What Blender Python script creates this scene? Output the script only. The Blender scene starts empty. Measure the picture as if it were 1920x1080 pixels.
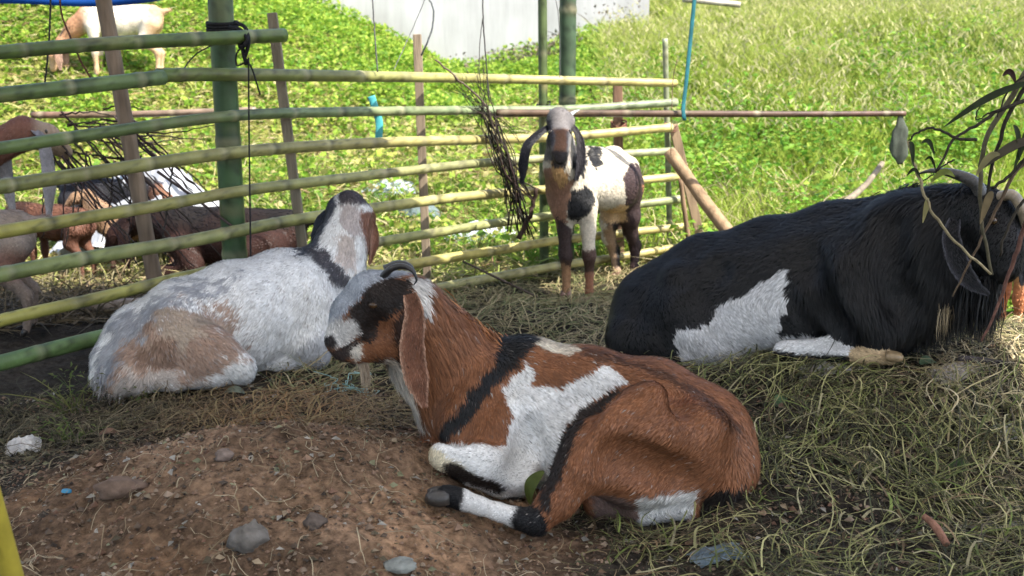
import bpy, math, random
import numpy as np
from mathutils import Vector

R = math.radians
random.seed(7)
rng = np.random.default_rng(11)
scene = bpy.context.scene
COL = scene.collection

# ------------------------------------------------------------------ camera, world, sun, exposure
CAM_Z, PITCH, FPX = 1.2, R(12.0), 2059.0
cam_d = bpy.data.cameras.new("camera")
cam = bpy.data.objects.new("camera", cam_d)
COL.objects.link(cam)
cam.location = (0, 0, CAM_Z)
cam.rotation_euler = (R(90) - PITCH, 0, 0)
cam_d.sensor_width = 36.0
cam_d.lens = 36.0 * FPX / 1920.0
cam_d.clip_start, cam_d.clip_end = 0.05, 1000.0
cam_d.dof.use_dof = True
cam_d.dof.focus_distance = 3.1
cam_d.dof.aperture_fstop = 5.0
scene.camera = cam

SUN_TO = Vector((0.50, -0.33, 0.82)).normalized()
SUN_EL = math.asin(SUN_TO.z)
SUN_AZ = math.atan2(SUN_TO.x, SUN_TO.y)
world = bpy.data.worlds.new("World")
scene.world = world
world.use_nodes = True
nt = world.node_tree
nt.nodes.clear()
sky = nt.nodes.new("ShaderNodeTexSky")
sky.sky_type = 'NISHITA'
sky.sun_disc = False
sky.sun_elevation = SUN_EL
sky.sun_rotation = SUN_AZ
sky.air_density = 1.0
sky.dust_density = 2.0
bg = nt.nodes.new("ShaderNodeBackground")
bg.inputs[1].default_value = 0.13
wo = nt.nodes.new("ShaderNodeOutputWorld")
nt.links.new(sky.outputs[0], bg.inputs[0])
nt.links.new(bg.outputs[0], wo.inputs[0])

sun_d = bpy.data.lights.new("sun", 'SUN')
sun_d.energy = 4.2
sun_d.angle = R(0.53)
sun_d.color = (1.0, 0.94, 0.84)
sun = bpy.data.objects.new("sun", sun_d)
COL.objects.link(sun)
sun.location = (6, -2, 10)
sun.rotation_euler = SUN_TO.to_track_quat('Z', 'Y').to_euler()

scene.view_settings.view_transform = 'Standard'
scene.view_settings.look = 'None'
scene.view_settings.gamma = 1.0
scene.view_settings.exposure = 1.62
scene.view_settings.use_curve_mapping = False
scene.render.engine = 'CYCLES'
scene.cycles.use_denoising = True
scene.cycles.max_bounces = 8
scene.cycles.transparent_max_bounces = 8

# ------------------------------------------------------------------ helpers
SP, CP = math.sin(PITCH), math.cos(PITCH)

def at(px, py, Y):
    """a point seen at a photograph pixel, standing Y metres in front of the camera"""
    dx = (px - 960.0) / FPX
    dy = (py - 540.0) / FPX
    k = Y / (CP - dy * SP)
    return np.array((dx * k, Y, CAM_Z + k * (-SP - dy * CP)))

def pxm(px, py, Y, r):
    """metres spanned by r pixels there"""
    dy = (py - 540.0) / FPX
    return r * (Y / (CP - dy * SP)) / FPX

def proj(P):
    x, y, z = P[:, 0], P[:, 1], P[:, 2] - CAM_Z
    d = y * CP - z * SP
    u = y * SP + z * CP
    return 960 + FPX * x / d, 540 - FPX * u / d

def smooth(a, b, x):
    t = np.clip((x - a) / (b - a), 0, 1)
    return t * t * (3 - 2 * t)

def _hash(i, j, k, seed):
    h = (i * 374761393 + j * 668265263 + k * 2147483647 + seed * 1274126177) & 0xFFFFFFFF
    h = ((h ^ (h >> 13)) * 1274126177) & 0xFFFFFFFF
    h = (h ^ (h >> 16)) & 0xFFFFFFFF
    return h.astype(np.float64) / 4294967295.0

def vnoise(P, seed=0):
    P = np.asarray(P, float)
    i = np.floor(P).astype(np.int64)
    f = P - i
    f = f * f * (3 - 2 * f)
    out = np.zeros(len(P))
    for a in (0, 1):
        wx = f[:, 0] if a else 1 - f[:, 0]
        for b in (0, 1):
            wy = f[:, 1] if b else 1 - f[:, 1]
            for c in (0, 1):
                wz = f[:, 2] if c else 1 - f[:, 2]
                out += wx * wy * wz * _hash(i[:, 0] + a, i[:, 1] + b, i[:, 2] + c, seed)
    return out * 2 - 1

def fbm(P, scale, octv=3, seed=0):
    P = np.asarray(P, float) * scale
    out = np.zeros(len(P)); amp = 1.0
    for o in range(octv):
        out += amp * vnoise(P * (2.03 ** o), seed + o)
        amp *= 0.5
    return out

def xy3(X, Y):
    return np.stack([X, Y, np.zeros_like(X)], 1)

def mesh_data(name, V, F, mat=None, col=None, smooth_shade=True):
    """V (n,3); F: array (m,3|4) or a list of such arrays"""
    V = np.asarray(V, np.float32)
    Fs = F if isinstance(F, list) else [F]
    Fs = [np.asarray(f, np.int32) for f in Fs if len(f)]
    me = bpy.data.meshes.new(name)
    me.vertices.add(len(V))
    me.vertices.foreach_set("co", V.ravel())
    nl = sum(f.size for f in Fs)
    npoly = sum(len(f) for f in Fs)
    me.loops.add(nl)
    me.loops.foreach_set("vertex_index", np.concatenate([f.ravel() for f in Fs]))
    me.polygons.add(npoly)
    sizes = np.concatenate([np.full(len(f), f.shape[1], np.int32) for f in Fs])
    starts = np.concatenate([[0], np.cumsum(sizes)[:-1]]).astype(np.int32)
    me.polygons.foreach_set("loop_start", starts)
    me.polygons.foreach_set("use_smooth", np.full(npoly, smooth_shade))
    me.update(calc_edges=True)
    if col is not None:
        c = np.ones((len(V), 4), np.float32)
        c[:, :3] = col
        a = me.color_attributes.new("Col", 'FLOAT_COLOR', 'POINT')
        a.data.foreach_set("color", c.ravel())
    if mat is not None:
        me.materials.append(mat)
    return me

def obj(name, me, parent=None, loc=None):
    o = bpy.data.objects.new(name, me)
    COL.objects.link(o)
    if parent is not None:
        o.parent = parent
    if loc is not None:
        o.location = loc
    return o

def tag(o, label=None, cat=None, group=None, kind=None):
    if label: o["label"] = label
    if cat: o["category"] = cat
    if group: o["group"] = group
    if kind: o["kind"] = kind
    return o

def empty(name, loc, label=None, cat=None, group=None):
    o = obj(name, None, None, tuple(float(v) for v in loc))
    o.empty_display_size = 0.1
    return tag(o, label, cat, group)

# ------------------------------------------------------------------ materials
def new_mat(name):
    m = bpy.data.materials.new(name)
    m.use_nodes = True
    n = m.node_tree
    p = n.nodes["Principled BSDF"]
    return m, n, p

def N(n, t, **kw):
    x = n.nodes.new(t)
    for k, v in kw.items():
        setattr(x, k, v)
    return x

def mat_col(name, rough=0.7, spec=0.3, nscale=60.0, namt=0.25, bump=0.0, bscale=200.0, stretch=None, transl=0.0, sheen=0.0):
    """surface whose own colour is stored per vertex, broken up by fine noise"""
    m, n, p = new_mat(name)
    L = n.links.new
    a = N(n, "ShaderNodeAttribute", attribute_name="Col")
    tc = N(n, "ShaderNodeTexCoord")
    mp = N(n, "ShaderNodeMapping")
    if stretch: mp.inputs["Scale"].default_value = stretch
    L(tc.outputs["Object"], mp.inputs[0])
    nz = N(n, "ShaderNodeTexNoise")
    nz.inputs["Scale"].default_value = nscale
    nz.inputs["Detail"].default_value = 4
    L(mp.outputs[0], nz.inputs["Vector"])
    mr = N(n, "ShaderNodeMapRange")
    mr.inputs[1].default_value, mr.inputs[2].default_value = 0.3, 0.7
    mr.inputs[3].default_value, mr.inputs[4].default_value = 1 - namt, 1 + namt
    L(nz.outputs[0], mr.inputs[0])
    vm = N(n, "ShaderNodeVectorMath", operation='MULTIPLY')
    L(a.outputs["Color"], vm.inputs[0]); L(mr.outputs[0], vm.inputs[1])
    L(vm.outputs[0], p.inputs["Base Color"])
    p.inputs["Roughness"].default_value = rough
    p.inputs["Specular IOR Level"].default_value = spec
    if sheen: p.inputs["Sheen Weight"].default_value = sheen
    if bump:
        nb = N(n, "ShaderNodeTexNoise"); nb.inputs["Scale"].default_value = bscale; nb.inputs["Detail"].default_value = 5
        L(mp.outputs[0], nb.inputs["Vector"])
        b = N(n, "ShaderNodeBump"); b.inputs["Strength"].default_value = bump; b.inputs["Distance"].default_value = 0.01
        L(nb.outputs[0], b.inputs["Height"]); L(b.outputs[0], p.inputs["Normal"])
    if transl:
        t = N(n, "ShaderNodeBsdfTranslucent"); mx = N(n, "ShaderNodeMixShader"); mx.inputs[0].default_value = transl
        L(vm.outputs[0], t.inputs[0]); L(p.outputs[0], mx.inputs[1]); L(t.outputs[0], mx.inputs[2])
        L(mx.outputs[0], n.nodes["Material Output"].inputs[0])
    return m

M_COAT = mat_col("goat_skin", 0.8, 0.15, 90, 0.15)
M_FUR = mat_col("goat_fur", 0.55, 0.25, 30, 0.12)
M_BAMBOO = mat_col("bamboo_culm", 0.42, 0.4, 14, 0.28, 0.08, 120)
M_WOOD = mat_col("weathered_wood", 0.8, 0.2, 30, 0.35, 0.4, 160, (1, 1, 0.12))
M_TWIG = mat_col("dry_twig", 0.85, 0.2, 60, 0.3)
M_LEAF = mat_col("leaf_blade", 0.55, 0.25, 25, 0.12, transl=0.46)
M_STRAW = mat_col("straw_blade", 0.65, 0.25, 30, 0.25, transl=0.15)
M_SOIL = mat_col("soil_ground", 0.95, 0.12, 48, 0.5, 1.0, 130)
M_HORN = mat_col("horn_keratin", 0.38, 0.5, 40, 0.25, 0.2, 120)
M_ROPE = mat_col("rope_fibre", 0.8, 0.2, 200, 0.25)
M_STONE = mat_col("pebble_stone", 0.85, 0.25, 30, 0.3, 0.5, 60)
M_PLASTIC = mat_col("plastic_sheet", 0.35, 0.5, 12, 0.15, 0.3, 20, transl=0.2)
M_EYE = mat_col("eye_gloss", 0.08, 0.6, 5, 0.05)
M_HAIRLONG = mat_col("long_hair", 0.5, 0.3, 30, 0.15)

def tarp_mat(name, ca, cb, tr):
    m, n, p = new_mat(name)
    L = n.links.new
    tc = N(n, "ShaderNodeTexCoord")
    nz = N(n, "ShaderNodeTexNoise"); nz.inputs["Scale"].default_value = 2.0; nz.inputs["Detail"].default_value = 4
    L(tc.outputs["Object"], nz.inputs["Vector"])
    cr = N(n, "ShaderNodeValToRGB")
    cr.color_ramp.elements[0].position, cr.color_ramp.elements[1].position = 0.3, 0.7
    cr.color_ramp.elements[0].color = (*ca, 1)
    cr.color_ramp.elements[1].color = (*cb, 1)
    L(nz.outputs[0], cr.inputs[0]); L(cr.outputs[0], p.inputs["Base Color"])
    p.inputs["Roughness"].default_value = 0.4
    t = N(n, "ShaderNodeBsdfTranslucent"); t.inputs[0].default_value = tr
    mx = N(n, "ShaderNodeMixShader"); mx.inputs[0].default_value = 0.5
    L(p.outputs[0], mx.inputs[1]); L(t.outputs[0], mx.inputs[2])
    L(mx.outputs[0], n.nodes["Material Output"].inputs[0])
    return m
TARP_T = (0.92, 0.90, 0.88, 1)

def wall_mat():
    m, n, p = new_mat("weathered_plaster")
    L = n.links.new
    tc = N(n, "ShaderNodeTexCoord")
    mp = N(n, "ShaderNodeMapping"); mp.inputs["Scale"].default_value = (5, 5, 0.5)
    L(tc.outputs["Object"], mp.inputs[0])
    nz = N(n, "ShaderNodeTexNoise"); nz.inputs["Scale"].default_value = 1.0; nz.inputs["Detail"].default_value = 7
    nz.inputs["Roughness"].default_value = 0.65
    L(mp.outputs[0], nz.inputs["Vector"])
    n2 = N(n, "ShaderNodeTexNoise"); n2.inputs["Scale"].default_value = 1.2; n2.inputs["Detail"].default_value = 5
    L(tc.outputs["Object"], n2.inputs["Vector"])
    ad = N(n, "ShaderNodeMath", operation='ADD'); L(nz.outputs[0], ad.inputs[0]); L(n2.outputs[0], ad.inputs[1])
    cr = N(n, "ShaderNodeValToRGB")
    e = cr.color_ramp.elements
    e[0].position, e[0].color = 0.38, (0.32, 0.315, 0.31, 1)
    e[1].position, e[1].color = 0.62, (0.47, 0.465, 0.465, 1)
    hf = N(n, "ShaderNodeMath", operation='MULTIPLY'); hf.inputs[1].default_value = 0.5
    L(ad.outputs[0], hf.inputs[0]); L(hf.outputs[0], cr.inputs[0])
    L(cr.outputs[0], p.inputs["Base Color"])
    p.inputs["Roughness"].default_value = 0.9
    b = N(n, "ShaderNodeBump"); b.inputs["Strength"].default_value = 0.4; b.inputs["Distance"].default_value = 0.02
    L(nz.outputs[0], b.inputs["Height"]); L(b.outputs[0], p.inputs["Normal"])
    return m

# ------------------------------------------------------------------ shape builders
def crom(P, n):
    """smooth curve through the points, n samples"""
    P = np.asarray(P, float)
    if len(P) == 2:
        t = np.linspace(0, 1, n)[:, None]
        return P[0] * (1 - t) + P[1] * t
    Q = np.vstack([2 * P[0] - P[1], P, 2 * P[-1] - P[-2]])
    seg = np.linalg.norm(np.diff(P[:, :3], axis=0), axis=1)
    cum = np.concatenate([[0], np.cumsum(seg)])
    s = np.linspace(0, cum[-1], n)
    i = np.clip(np.searchsorted(cum, s, 'right') - 1, 0, len(P) - 2)
    t = ((s - cum[i]) / np.maximum(seg[i], 1e-9))[:, None]
    p0, p1, p2, p3 = Q[i], Q[i + 1], Q[i + 2], Q[i + 3]
    return 0.5 * ((2 * p1) + (-p0 + p2) * t + (2 * p0 - 5 * p1 + 4 * p2 - p3) * t ** 2 + (-p0 + 3 * p1 - 3 * p2 + p3) * t ** 3)

def frames(C, up=(0, 0, 1)):
    T = np.gradient(C, axis=0)
    T /= np.linalg.norm(T, axis=1)[:, None] + 1e-12
    U = np.zeros_like(T)
    u = np.asarray(up, float)
    if abs(np.dot(u, T[0])) > 0.95:
        u = np.array((1.0, 0.0, 0.0)) if abs(T[0][0]) < 0.9 else np.array((0, 1.0, 0))
    for i in range(len(C)):
        u = u - T[i] * np.dot(u, T[i])
        u /= np.linalg.norm(u) + 1e-12
        U[i] = u
    return T, U, np.cross(T, U)

def tube(C, r, nseg=8, flat=1.0, up=(0, 0, 1), cap=True, cup=0.0):
    """skin round a centre line C (n,3) with radii r; flat squeezes the section along its up axis"""
    C = np.asarray(C, float)
    r = np.broadcast_to(np.asarray(r, float), (len(C),))
    fl = np.broadcast_to(np.asarray(flat, float), (len(C),))
    T, U, W = frames(C, up)
    a = np.linspace(0, 2 * np.pi, nseg, endpoint=False)
    ca, sa = np.cos(a), np.sin(a)
    V = C[:, None, :] + r[:, None, None] * (W[:, None, :] * ca[None, :, None] + U[:, None, :] * (sa[None, :, None] * fl[:, None, None] + cup * (ca ** 2)[None, :, None]))
    n = len(C)
    i = np.arange(n - 1)[:, None] * nseg
    j = np.arange(nseg)[None, :]
    j2 = (j + 1) % nseg
    F = np.stack([i + j, i + j2, i + nseg + j2, i + nseg + j], -1).reshape(-1, 4)
    V = V.reshape(-1, 3)
    Fs = [F]
    if cap:
        V = np.vstack([V, C[0], C[-1]])
        k0, k1 = n * nseg, n * nseg + 1
        jj = np.arange(nseg); jn = (jj + 1) % nseg
        Fs.append(np.stack([np.full(nseg, k0), jn, jj], 1))
        Fs.append(np.stack([np.full(nseg, k1), (n - 1) * nseg + jj, (n - 1) * nseg + jn], 1))
    return V, Fs

def jit(c, amt=0.1, r=random):
    k = 1 + r.uniform(-amt, amt)
    return tuple(max(0, v * k * (1 + r.uniform(-amt, amt) * 0.4)) for v in c)

def rel(V, loc):
    return V - np.asarray(loc)[None, :]

# ------------------------------------------------------------------ ground
def terr(X, Y, fine=True):
    X = np.asarray(X, float); Y = np.asarray(Y, float)
    dy_ = Y - 2.75
    z = 0.20 * np.exp(-(((X + 0.62) / 0.62) ** 2 + (dy_ / np.where(dy_ < 0, 0.62, 0.34)) ** 2)) * smooth(0.20, -0.40, X)
    z -= 0.012 * np.exp(-(((X - 0.10) / 0.30) ** 2 + ((Y - 2.58) / 0.22) ** 2))
    z -= 0.03 * np.exp(-(((X - 0.30) / 0.30) ** 2 + ((Y - 5.45) / 0.25) ** 2))
    z += 0.29 * np.exp(-(((X - 1.5) / 1.15) ** 2 + ((Y - 3.5) / 0.75) ** 2))
    z += 0.05 * np.exp(-(((X - 0.2) / 0.6) ** 2 + ((Y - 4.9) / 0.45) ** 2))
    z += 0.04 * np.exp(-(((X + 0.7) / 0.5) ** 2 + ((Y - 3.5) / 0.3) ** 2))
    yy = np.maximum(0, Y - 6.3)
    slope = 0.13 * np.where(yy < 24, yy, 24 + 12 * (1 - np.exp(-(yy - 24) / 12)))
    z += slope * smooth(0, 1.2, yy)
    z += 0.9 * (1 - np.exp(-np.maximum(0, X + 0.5) / 4)) * smooth(7, 12, Y)
    hill = 0.55 * np.maximum(0, -X - 0.9)
    hill = 4 * (1 - np.exp(-hill / 4)) * smooth(8.3, 12.6, Y) * (1 - smooth(-5.0, -6.4, X) if False else smooth(-6.5, -5.0, X))
    z += hill
    if fine:
        sh = X.shape
        P = xy3(X.ravel(), Y.ravel())
        near = 1 / (1 + np.maximum(0, P[:, 1] - 6) * 0.1)
        nz = 0.020 * fbm(P, 2.6, 3, 5) + 0.010 * fbm(P, 11, 3, 9)
        dirt = dirt_mask(P[:, 0], P[:, 1])
        nz += dirt * (0.018 * np.abs(fbm(P, 8, 3, 21)) + 0.009 * fbm(P, 38, 2, 31))
        far = smooth(7, 10, P[:, 1])
        nz += far * 0.08 * fbm(P, 0.9, 3, 77)
        z = z + nz.reshape(sh)
    return z

def dirt_mask(X, Y):
    """bare reddish earth of the heap in front of the goats"""
    P = xy3(X, Y)
    d = ((X + 0.68) / 0.88) ** 2 + ((Y - 2.25) / 0.90) ** 2
    return smooth(1.25, 0.75, d + 0.35 * fbm(P, 3.5, 3, 3))

def tz(x, y):
    return float(terr(np.array([x]), np.array([y]))[0])

def ground_at(px, py, y0=1.6, y1=40):
    """where the line of sight through a pixel meets the ground"""
    Ys = np.concatenate([np.arange(y0, 8, 0.01), np.arange(8, y1, 0.03)])
    dy = (py - 540.0) / FPX
    k = Ys / (CP - dy * SP)
    X = (px - 960.0) / FPX * k
    Z = CAM_Z + k * (-SP - dy * CP)
    g = terr(X, Ys)
    i = int(np.argmax(Z <= g)) if (Z <= g).any() else len(Ys) - 1
    return np.array((X[i], Ys[i], g[i]))

def ground():
    def axis(a0, a1, step, lim0, lim1, g=1.16):
        mid = list(np.arange(a0, a1 + 1e-6, step))
        s, v, right = step, a1, []
        while v < lim1:
            s *= g; v += s; right.append(v)
        s, v, left = step, a0, []
        while v > lim0:
            s *= g; v -= s; left.append(v)
        return np.array(left[::-1] + mid + right)
    xs = axis(-2.1, 2.0, 0.016, -160, 160, 1.05)
    ys = axis(1.9, 5.6, 0.018, -60, 220, 1.03)
    X, Y = np.meshgrid(xs, ys)
    Z = terr(X, Y)
    ny, nx = X.shape
    V = np.stack([X, Y, Z], -1).reshape(-1, 3)
    i = np.arange(ny - 1)[:, None] * nx; j = np.arange(nx - 1)[None, :]
    F = np.stack([i + j, i + j + 1, i + nx + j + 1, i + nx + j], -1).reshape(-1, 4)
    x, y = V[:, 0], V[:, 1]
    P = xy3(x, y)
    d = dirt_mask(x, y)[:, None]
    n1 = fbm(P, 5, 4, 41)[:, None]; n2 = fbm(P, 22, 3, 51)[:, None]
    red = np.array((0.190, 0.122, 0.078)) * (1 + 0.34 * n1 + 0.22 * n2) * (1 - .45 * np.clip(fbm(P, 2.3, 3, 91) * 1.4, 0, 1)[:, None]) + np.array((0.06, 0.03, 0.012)) * np.clip(fbm(P, 4, 2, 61), 0, 1)[:, None]
    dark = np.array((0.036, 0.030, 0.023)) * (1 + 0.35 * n1 + 0.25 * n2)
    c = dark * (1 - d) + red * d
    wild = smooth(5.6, 6.6, y)[:, None]
    soil = np.array((0.17, 0.175, 0.045)) * (1 + 0.3 * n1)
    c = c * (1 - wild) + soil * wild
    me = mesh_data("ground", V, F, M_SOIL, np.clip(c, 0.01, 1))
    return tag(obj("ground", me), kind="structure")
ground()

# ------------------------------------------------------------------ boundary wall behind the field
def back_wall():
    r = empty("boundary_wall", (-3.7, 14.7, 0.3), "pale weathered plaster boundary wall behind the grassy slope", "wall")
    x0, x1, th = -6.2, 5.47, 0.22
    me = bpy.data.meshes.new("wall_face")
    import bmesh
    bm = bmesh.new()
    bmesh.ops.create_cube(bm, size=1)
    for v in bm.verts:
        v.co.x = (x0 if v.co.x < 0 else x1); v.co.y *= th; v.co.z = 0 if v.co.z < 0 else 4.2
    bmesh.ops.bevel(bm, geom=bm.edges[:], offset=0.02, segments=2, affect='EDGES')
    bm.to_mesh(me); bm.free()
    me.materials.append(wall_mat())
    obj("wall_face", me, r)
    me = bpy.data.meshes.new("coping")
    bm = bmesh.new(); bmesh.ops.create_cube(bm, size=1)
    for v in bm.verts:
        v.co.x = (x0 - 0.05 if v.co.x < 0 else x1 + 0.05); v.co.y *= th + 0.12; v.co.z = 4.203 if v.co.z < 0 else 4.3
    bmesh.ops.bevel(bm, geom=bm.edges[:], offset=0.015, segments=2, affect='EDGES')
    bm.to_mesh(me); bm.free(); me.materials.append(bpy.data.materials["weathered_plaster"])
    obj("coping", me, r)
back_wall()

# ------------------------------------------------------------------ unseen roof sheet added to cast the pen's shadow; hanging blue tarpaulin
def sheet(name, X, Y, Z, mat, label, cat):
    ny, nx = X.shape
    V = np.stack([X, Y, Z], -1).reshape(-1, 3)
    i = np.arange(ny - 1)[:, None] * nx; j = np.arange(nx - 1)[None, :]
    F = np.stack([i + j, i + j + 1, i + nx + j + 1, i + nx + j], -1).reshape(-1, 4)
    o = obj(name, mesh_data(name, V, F, mat))
    sol = o.modifiers.new("thickness", 'SOLIDIFY'); sol.thickness = 0.003
    return tag(o, label, cat)
def tarp():
    u, v = np.meshgrid(np.linspace(0, 1, 60), np.linspace(0, 1, 60))
    X = -5.2 + u * (TARP_X1 + 5.2)
    Y = -3.2 + v * (TARP_Y1 + 3.2)
    Z = 2.62 + 0.10 * np.sin(u * 7) * np.sin(v * 9) - 0.10 * (1 - (2 * u - 1) ** 2)
    sheet("added_roof_sheet", X, Y, Z, tarp_mat("added_roof_sheet", (0.42, 0.5, 0.58), (0.5, 0.57, 0.62), TARP_T), "unseen pale translucent roof sheet added above the pen to cast its shadow", "roof")
    u, v = np.meshgrid(np.linspace(0, 1, 50), np.linspace(0, 1, 24))
    X = -4.4 + u * 2.75
    edge = 1.455 + 0.05 * smooth(.72, 1.0, u) + .012 * np.sin(u * 13)
    Z = edge + v * 0.75
    Y = 6.1 + .05 * np.sin(u * 17) * (1 - v) + .25 * v ** 2
    sheet("blue_tarpaulin", X, Y, Z, tarp_mat("blue_tarp", (0.01, 0.09, 0.42), (0.02, 0.14, 0.55), (0.01, 0.08, 0.35, 1)), "bright blue tarpaulin edge hanging at the top left corner", "tarpaulin")
TARP_X1, TARP_Y1 = 2.95, 4.5
tarp()

# ------------------------------------------------------------------ bamboo fence
def Yf(px):
    return float(np.interp(px, [-300, 0, 435, 600, 800, 900, 1060, 1265, 1400], [3.2, 3.75, 4.5, 4.95, 5.45, 5.68, 5.98, 6.3, 6.5]))

GREEN, DGREEN, YGREEN, YELLOW = (0.085, 0.128, 0.033), (0.04, 0.085, 0.03), (0.25, 0.225, 0.045), (0.44, 0.37, 0.14)

def culm(name, pts, r0, r1, c0, c1, parent, loc, nodes=0.30, off=0.0, mat=None):
    """a bamboo culm: swollen nodes with a pale scar, slight taper and bow"""
    L = np.linalg.norm(np.diff(pts, axis=0), axis=1).sum()
    n = max(8, int(L / 0.025))
    C = crom(pts, n)
    s = np.linspace(0, L, n)
    rr_ = random.Random(int(off * 1000 + r0 * 1e6))
    pos, q_ = [], -rr_.uniform(0, nodes)
    while q_ < L + nodes:
        pos.append(q_); q_ += nodes * rr_.uniform(.78, 1.25)
    pos = np.array(pos)
    idx = np.clip(np.searchsorted(pos, s, 'right') - 1, 0, len(pos) - 2)
    ph = s - pos[idx]
    dn = np.minimum(ph, pos[idx + 1] - s)
    k = np.exp(-(dn / 0.014) ** 2)
    groove = np.exp(-((ph - 0.02) / 0.012) ** 2)
    r = np.interp(s, [0, L], [r0, r1]) * (1 + 0.09 * k - 0.035 * groove)
    V, F = tube(C, r, 14)
    t = (s / L)[:, None]
    tone = 1 + 0.22 * (np.array([_hash(np.array([i]), np.array([3]), np.array([int(r0 * 1e5)]), 5)[0] for i in idx]) - 0.5)
    c = (np.array(c0) * (1 - t) + np.array(c1) * t) * tone[:, None]
    scar = np.array((0.34, 0.31, 0.20))
    c = c * (1 - 0.5 * k[:, None]) + scar * 0.5 * k[:, None]
    c = c * (1 - 0.55 * groove[:, None] * np.array((1, 1, 1)))
    cc = np.repeat(c, 14, 0)
    nzz = fbm(V[:len(cc)], 9, 2, int(off * 100) + 3)[:, None]
    cc = cc * (1 + 0.18 * nzz)
    bl = np.clip(fbm(V[:len(cc)] * np.array((1, 1, 2.5)), 5, 3, int(r0 * 1e5)) - .25, 0, 1)[:, None]
    cc = cc * (1 - .6 * bl) + np.array((.20, .16, .085)) * .6 * bl
    sp = (fbm(V[:len(cc)], 60, 2, 19) > .55)[:, None]
    cc = np.where(sp, cc * .55, cc)
    cut = np.array((0.30, 0.25, 0.14))
    cc = np.vstack([cc, cut, cut])
    return obj(name, mesh_data(name, rel(V, loc), F, mat or M_BAMBOO, np.clip(cc, 0.005, 1)), parent)

def px_line(pts, dY=0.0):
    return np.array([at(x, y, Yf(x) + dY) for x, y in pts])

FLOC = at(435, 600, 4.5); FLOC[2] = 0
fence = empty("bamboo_fence", FLOC, "green bamboo rail fence tied to posts behind the resting goats", "fence")
RAILS = [  # pixel path, radius px at each end, end colours (right ends yellowed as sunlit), depth offset
    ([(-160, 110), (0, 98), (200, 82), (532, 66)], 14, 13, GREEN, GREEN, -0.10),
    ([(-160, 196), (0, 178), (160, 161), (306, 145)], 16, 14, GREEN, (0.10, 0.15, 0.06), -0.10),
    ([(296, 141), (450, 140), (850, 146), (1060, 151), (1267, 156)], 14, 7.5, GREEN, YELLOW, -0.02),
    ([(-160, 302), (0, 278), (220, 245), (440, 217), (640, 210), (860, 207), (1060, 205), (1268, 192)], 14, 7.5, GREEN, (0.2, 0.24, 0.14), -0.05),
    ([(-160, 376), (0, 350), (140, 329), (440, 286), (700, 268), (900, 262), (1060, 256), (1258, 239)], 16, 8, (0.15, 0.165, 0.055), YELLOW, -0.06),
    ([(-160, 465), (0, 435), (300, 385), (460, 357), (640, 335), (860, 310), (1010, 298), (1262, 283)], 15, 7, YGREEN, (0.25, 0.27, 0.15), -0.05),
    ([(-160, 550), (0, 515), (190, 479), (350, 453), (470, 428), (600, 405), (850, 371), (1060, 352), (1272, 331)], 17, 7.5, (0.14, 0.185, 0.06), YELLOW, -0.07),
    ([(-160, 645), (0, 601), (200, 555), (320, 525), (470, 493), (585, 470), (700, 455), (920, 420), (1060, 401), (1278, 373)], 14, 7.5, YGREEN, (0.24, 0.27, 0.13), -0.05),
    ([(560, 540), (770, 496), (960, 465), (1060, 449), (1280, 425)], 12, 7, YGREEN, YELLOW, -0.05),
    ([(600, 590), (820, 541), (1040, 500), (1160, 482), (1285, 461)], 12, 7, (0.16, 0.19, 0.09), YELLOW, -0.05),
    ([(-160, 722), (0, 681), (110, 652), (220, 626), (400, 590)], 17, 14, (0.09, 0.15, 0.05), (0.13, 0.2, 0.07), -0.05),
]
for k, (pts, ra, rb, ca, cb, dY) in enumerate(RAILS):
    P = px_line(pts, dY)
    r0 = pxm(pts[0][0], pts[0][1], P[0][1], ra) * 0.96; r1 = pxm(pts[-1][0], pts[-1][1], P[-1][1], rb)
    culm("rail", P, r0, r1, ca, cb, fence, FLOC, 0.27 + 0.02 * (k % 4), 0.07 * k)

def post_line(xt, yt, xb, Y, extra_top=0.0):
    """upright from its foot in the ground to the pixel its top shows at"""
    top = at(xt, yt, Y)
    ft = at(xb, 540, Y)
    foot = np.array((ft[0], Y, tz(ft[0], Y) - 0.12))
    if extra_top:
        d = (top - foot) / np.linalg.norm(top - foot)
        top = top + d * extra_top
    return np.array([foot, foot * 0.5 + top * 0.5, top])

culm("post", post_line(413, 0, 444, 4.64, 1.1), 0.052, 0.050, (0.05, 0.10, 0.035), (0.035, 0.075, 0.035), fence, FLOC, 0.42, 0.1)
culm("post", post_line(1065, -5, 1061, 6.12, 1.0), 0.047, 0.046, (0.05, 0.085, 0.04), (0.045, 0.08, 0.045), fence, FLOC, 0.45, 0.2)
culm("post", post_line(1017, -5, 1021, 6.06, 1.0), 0.026, 0.024, (0.06, 0.09, 0.03), (0.08, 0.11, 0.04), fence, FLOC, 0.36, 0.3)
culm("post", post_line(1247, 72, 1257, 6.42), 0.018, 0.016, (0.15, 0.17, 0.08), (0.22, 0.24, 0.15), fence, FLOC, 0.3, 0.1)

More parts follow.
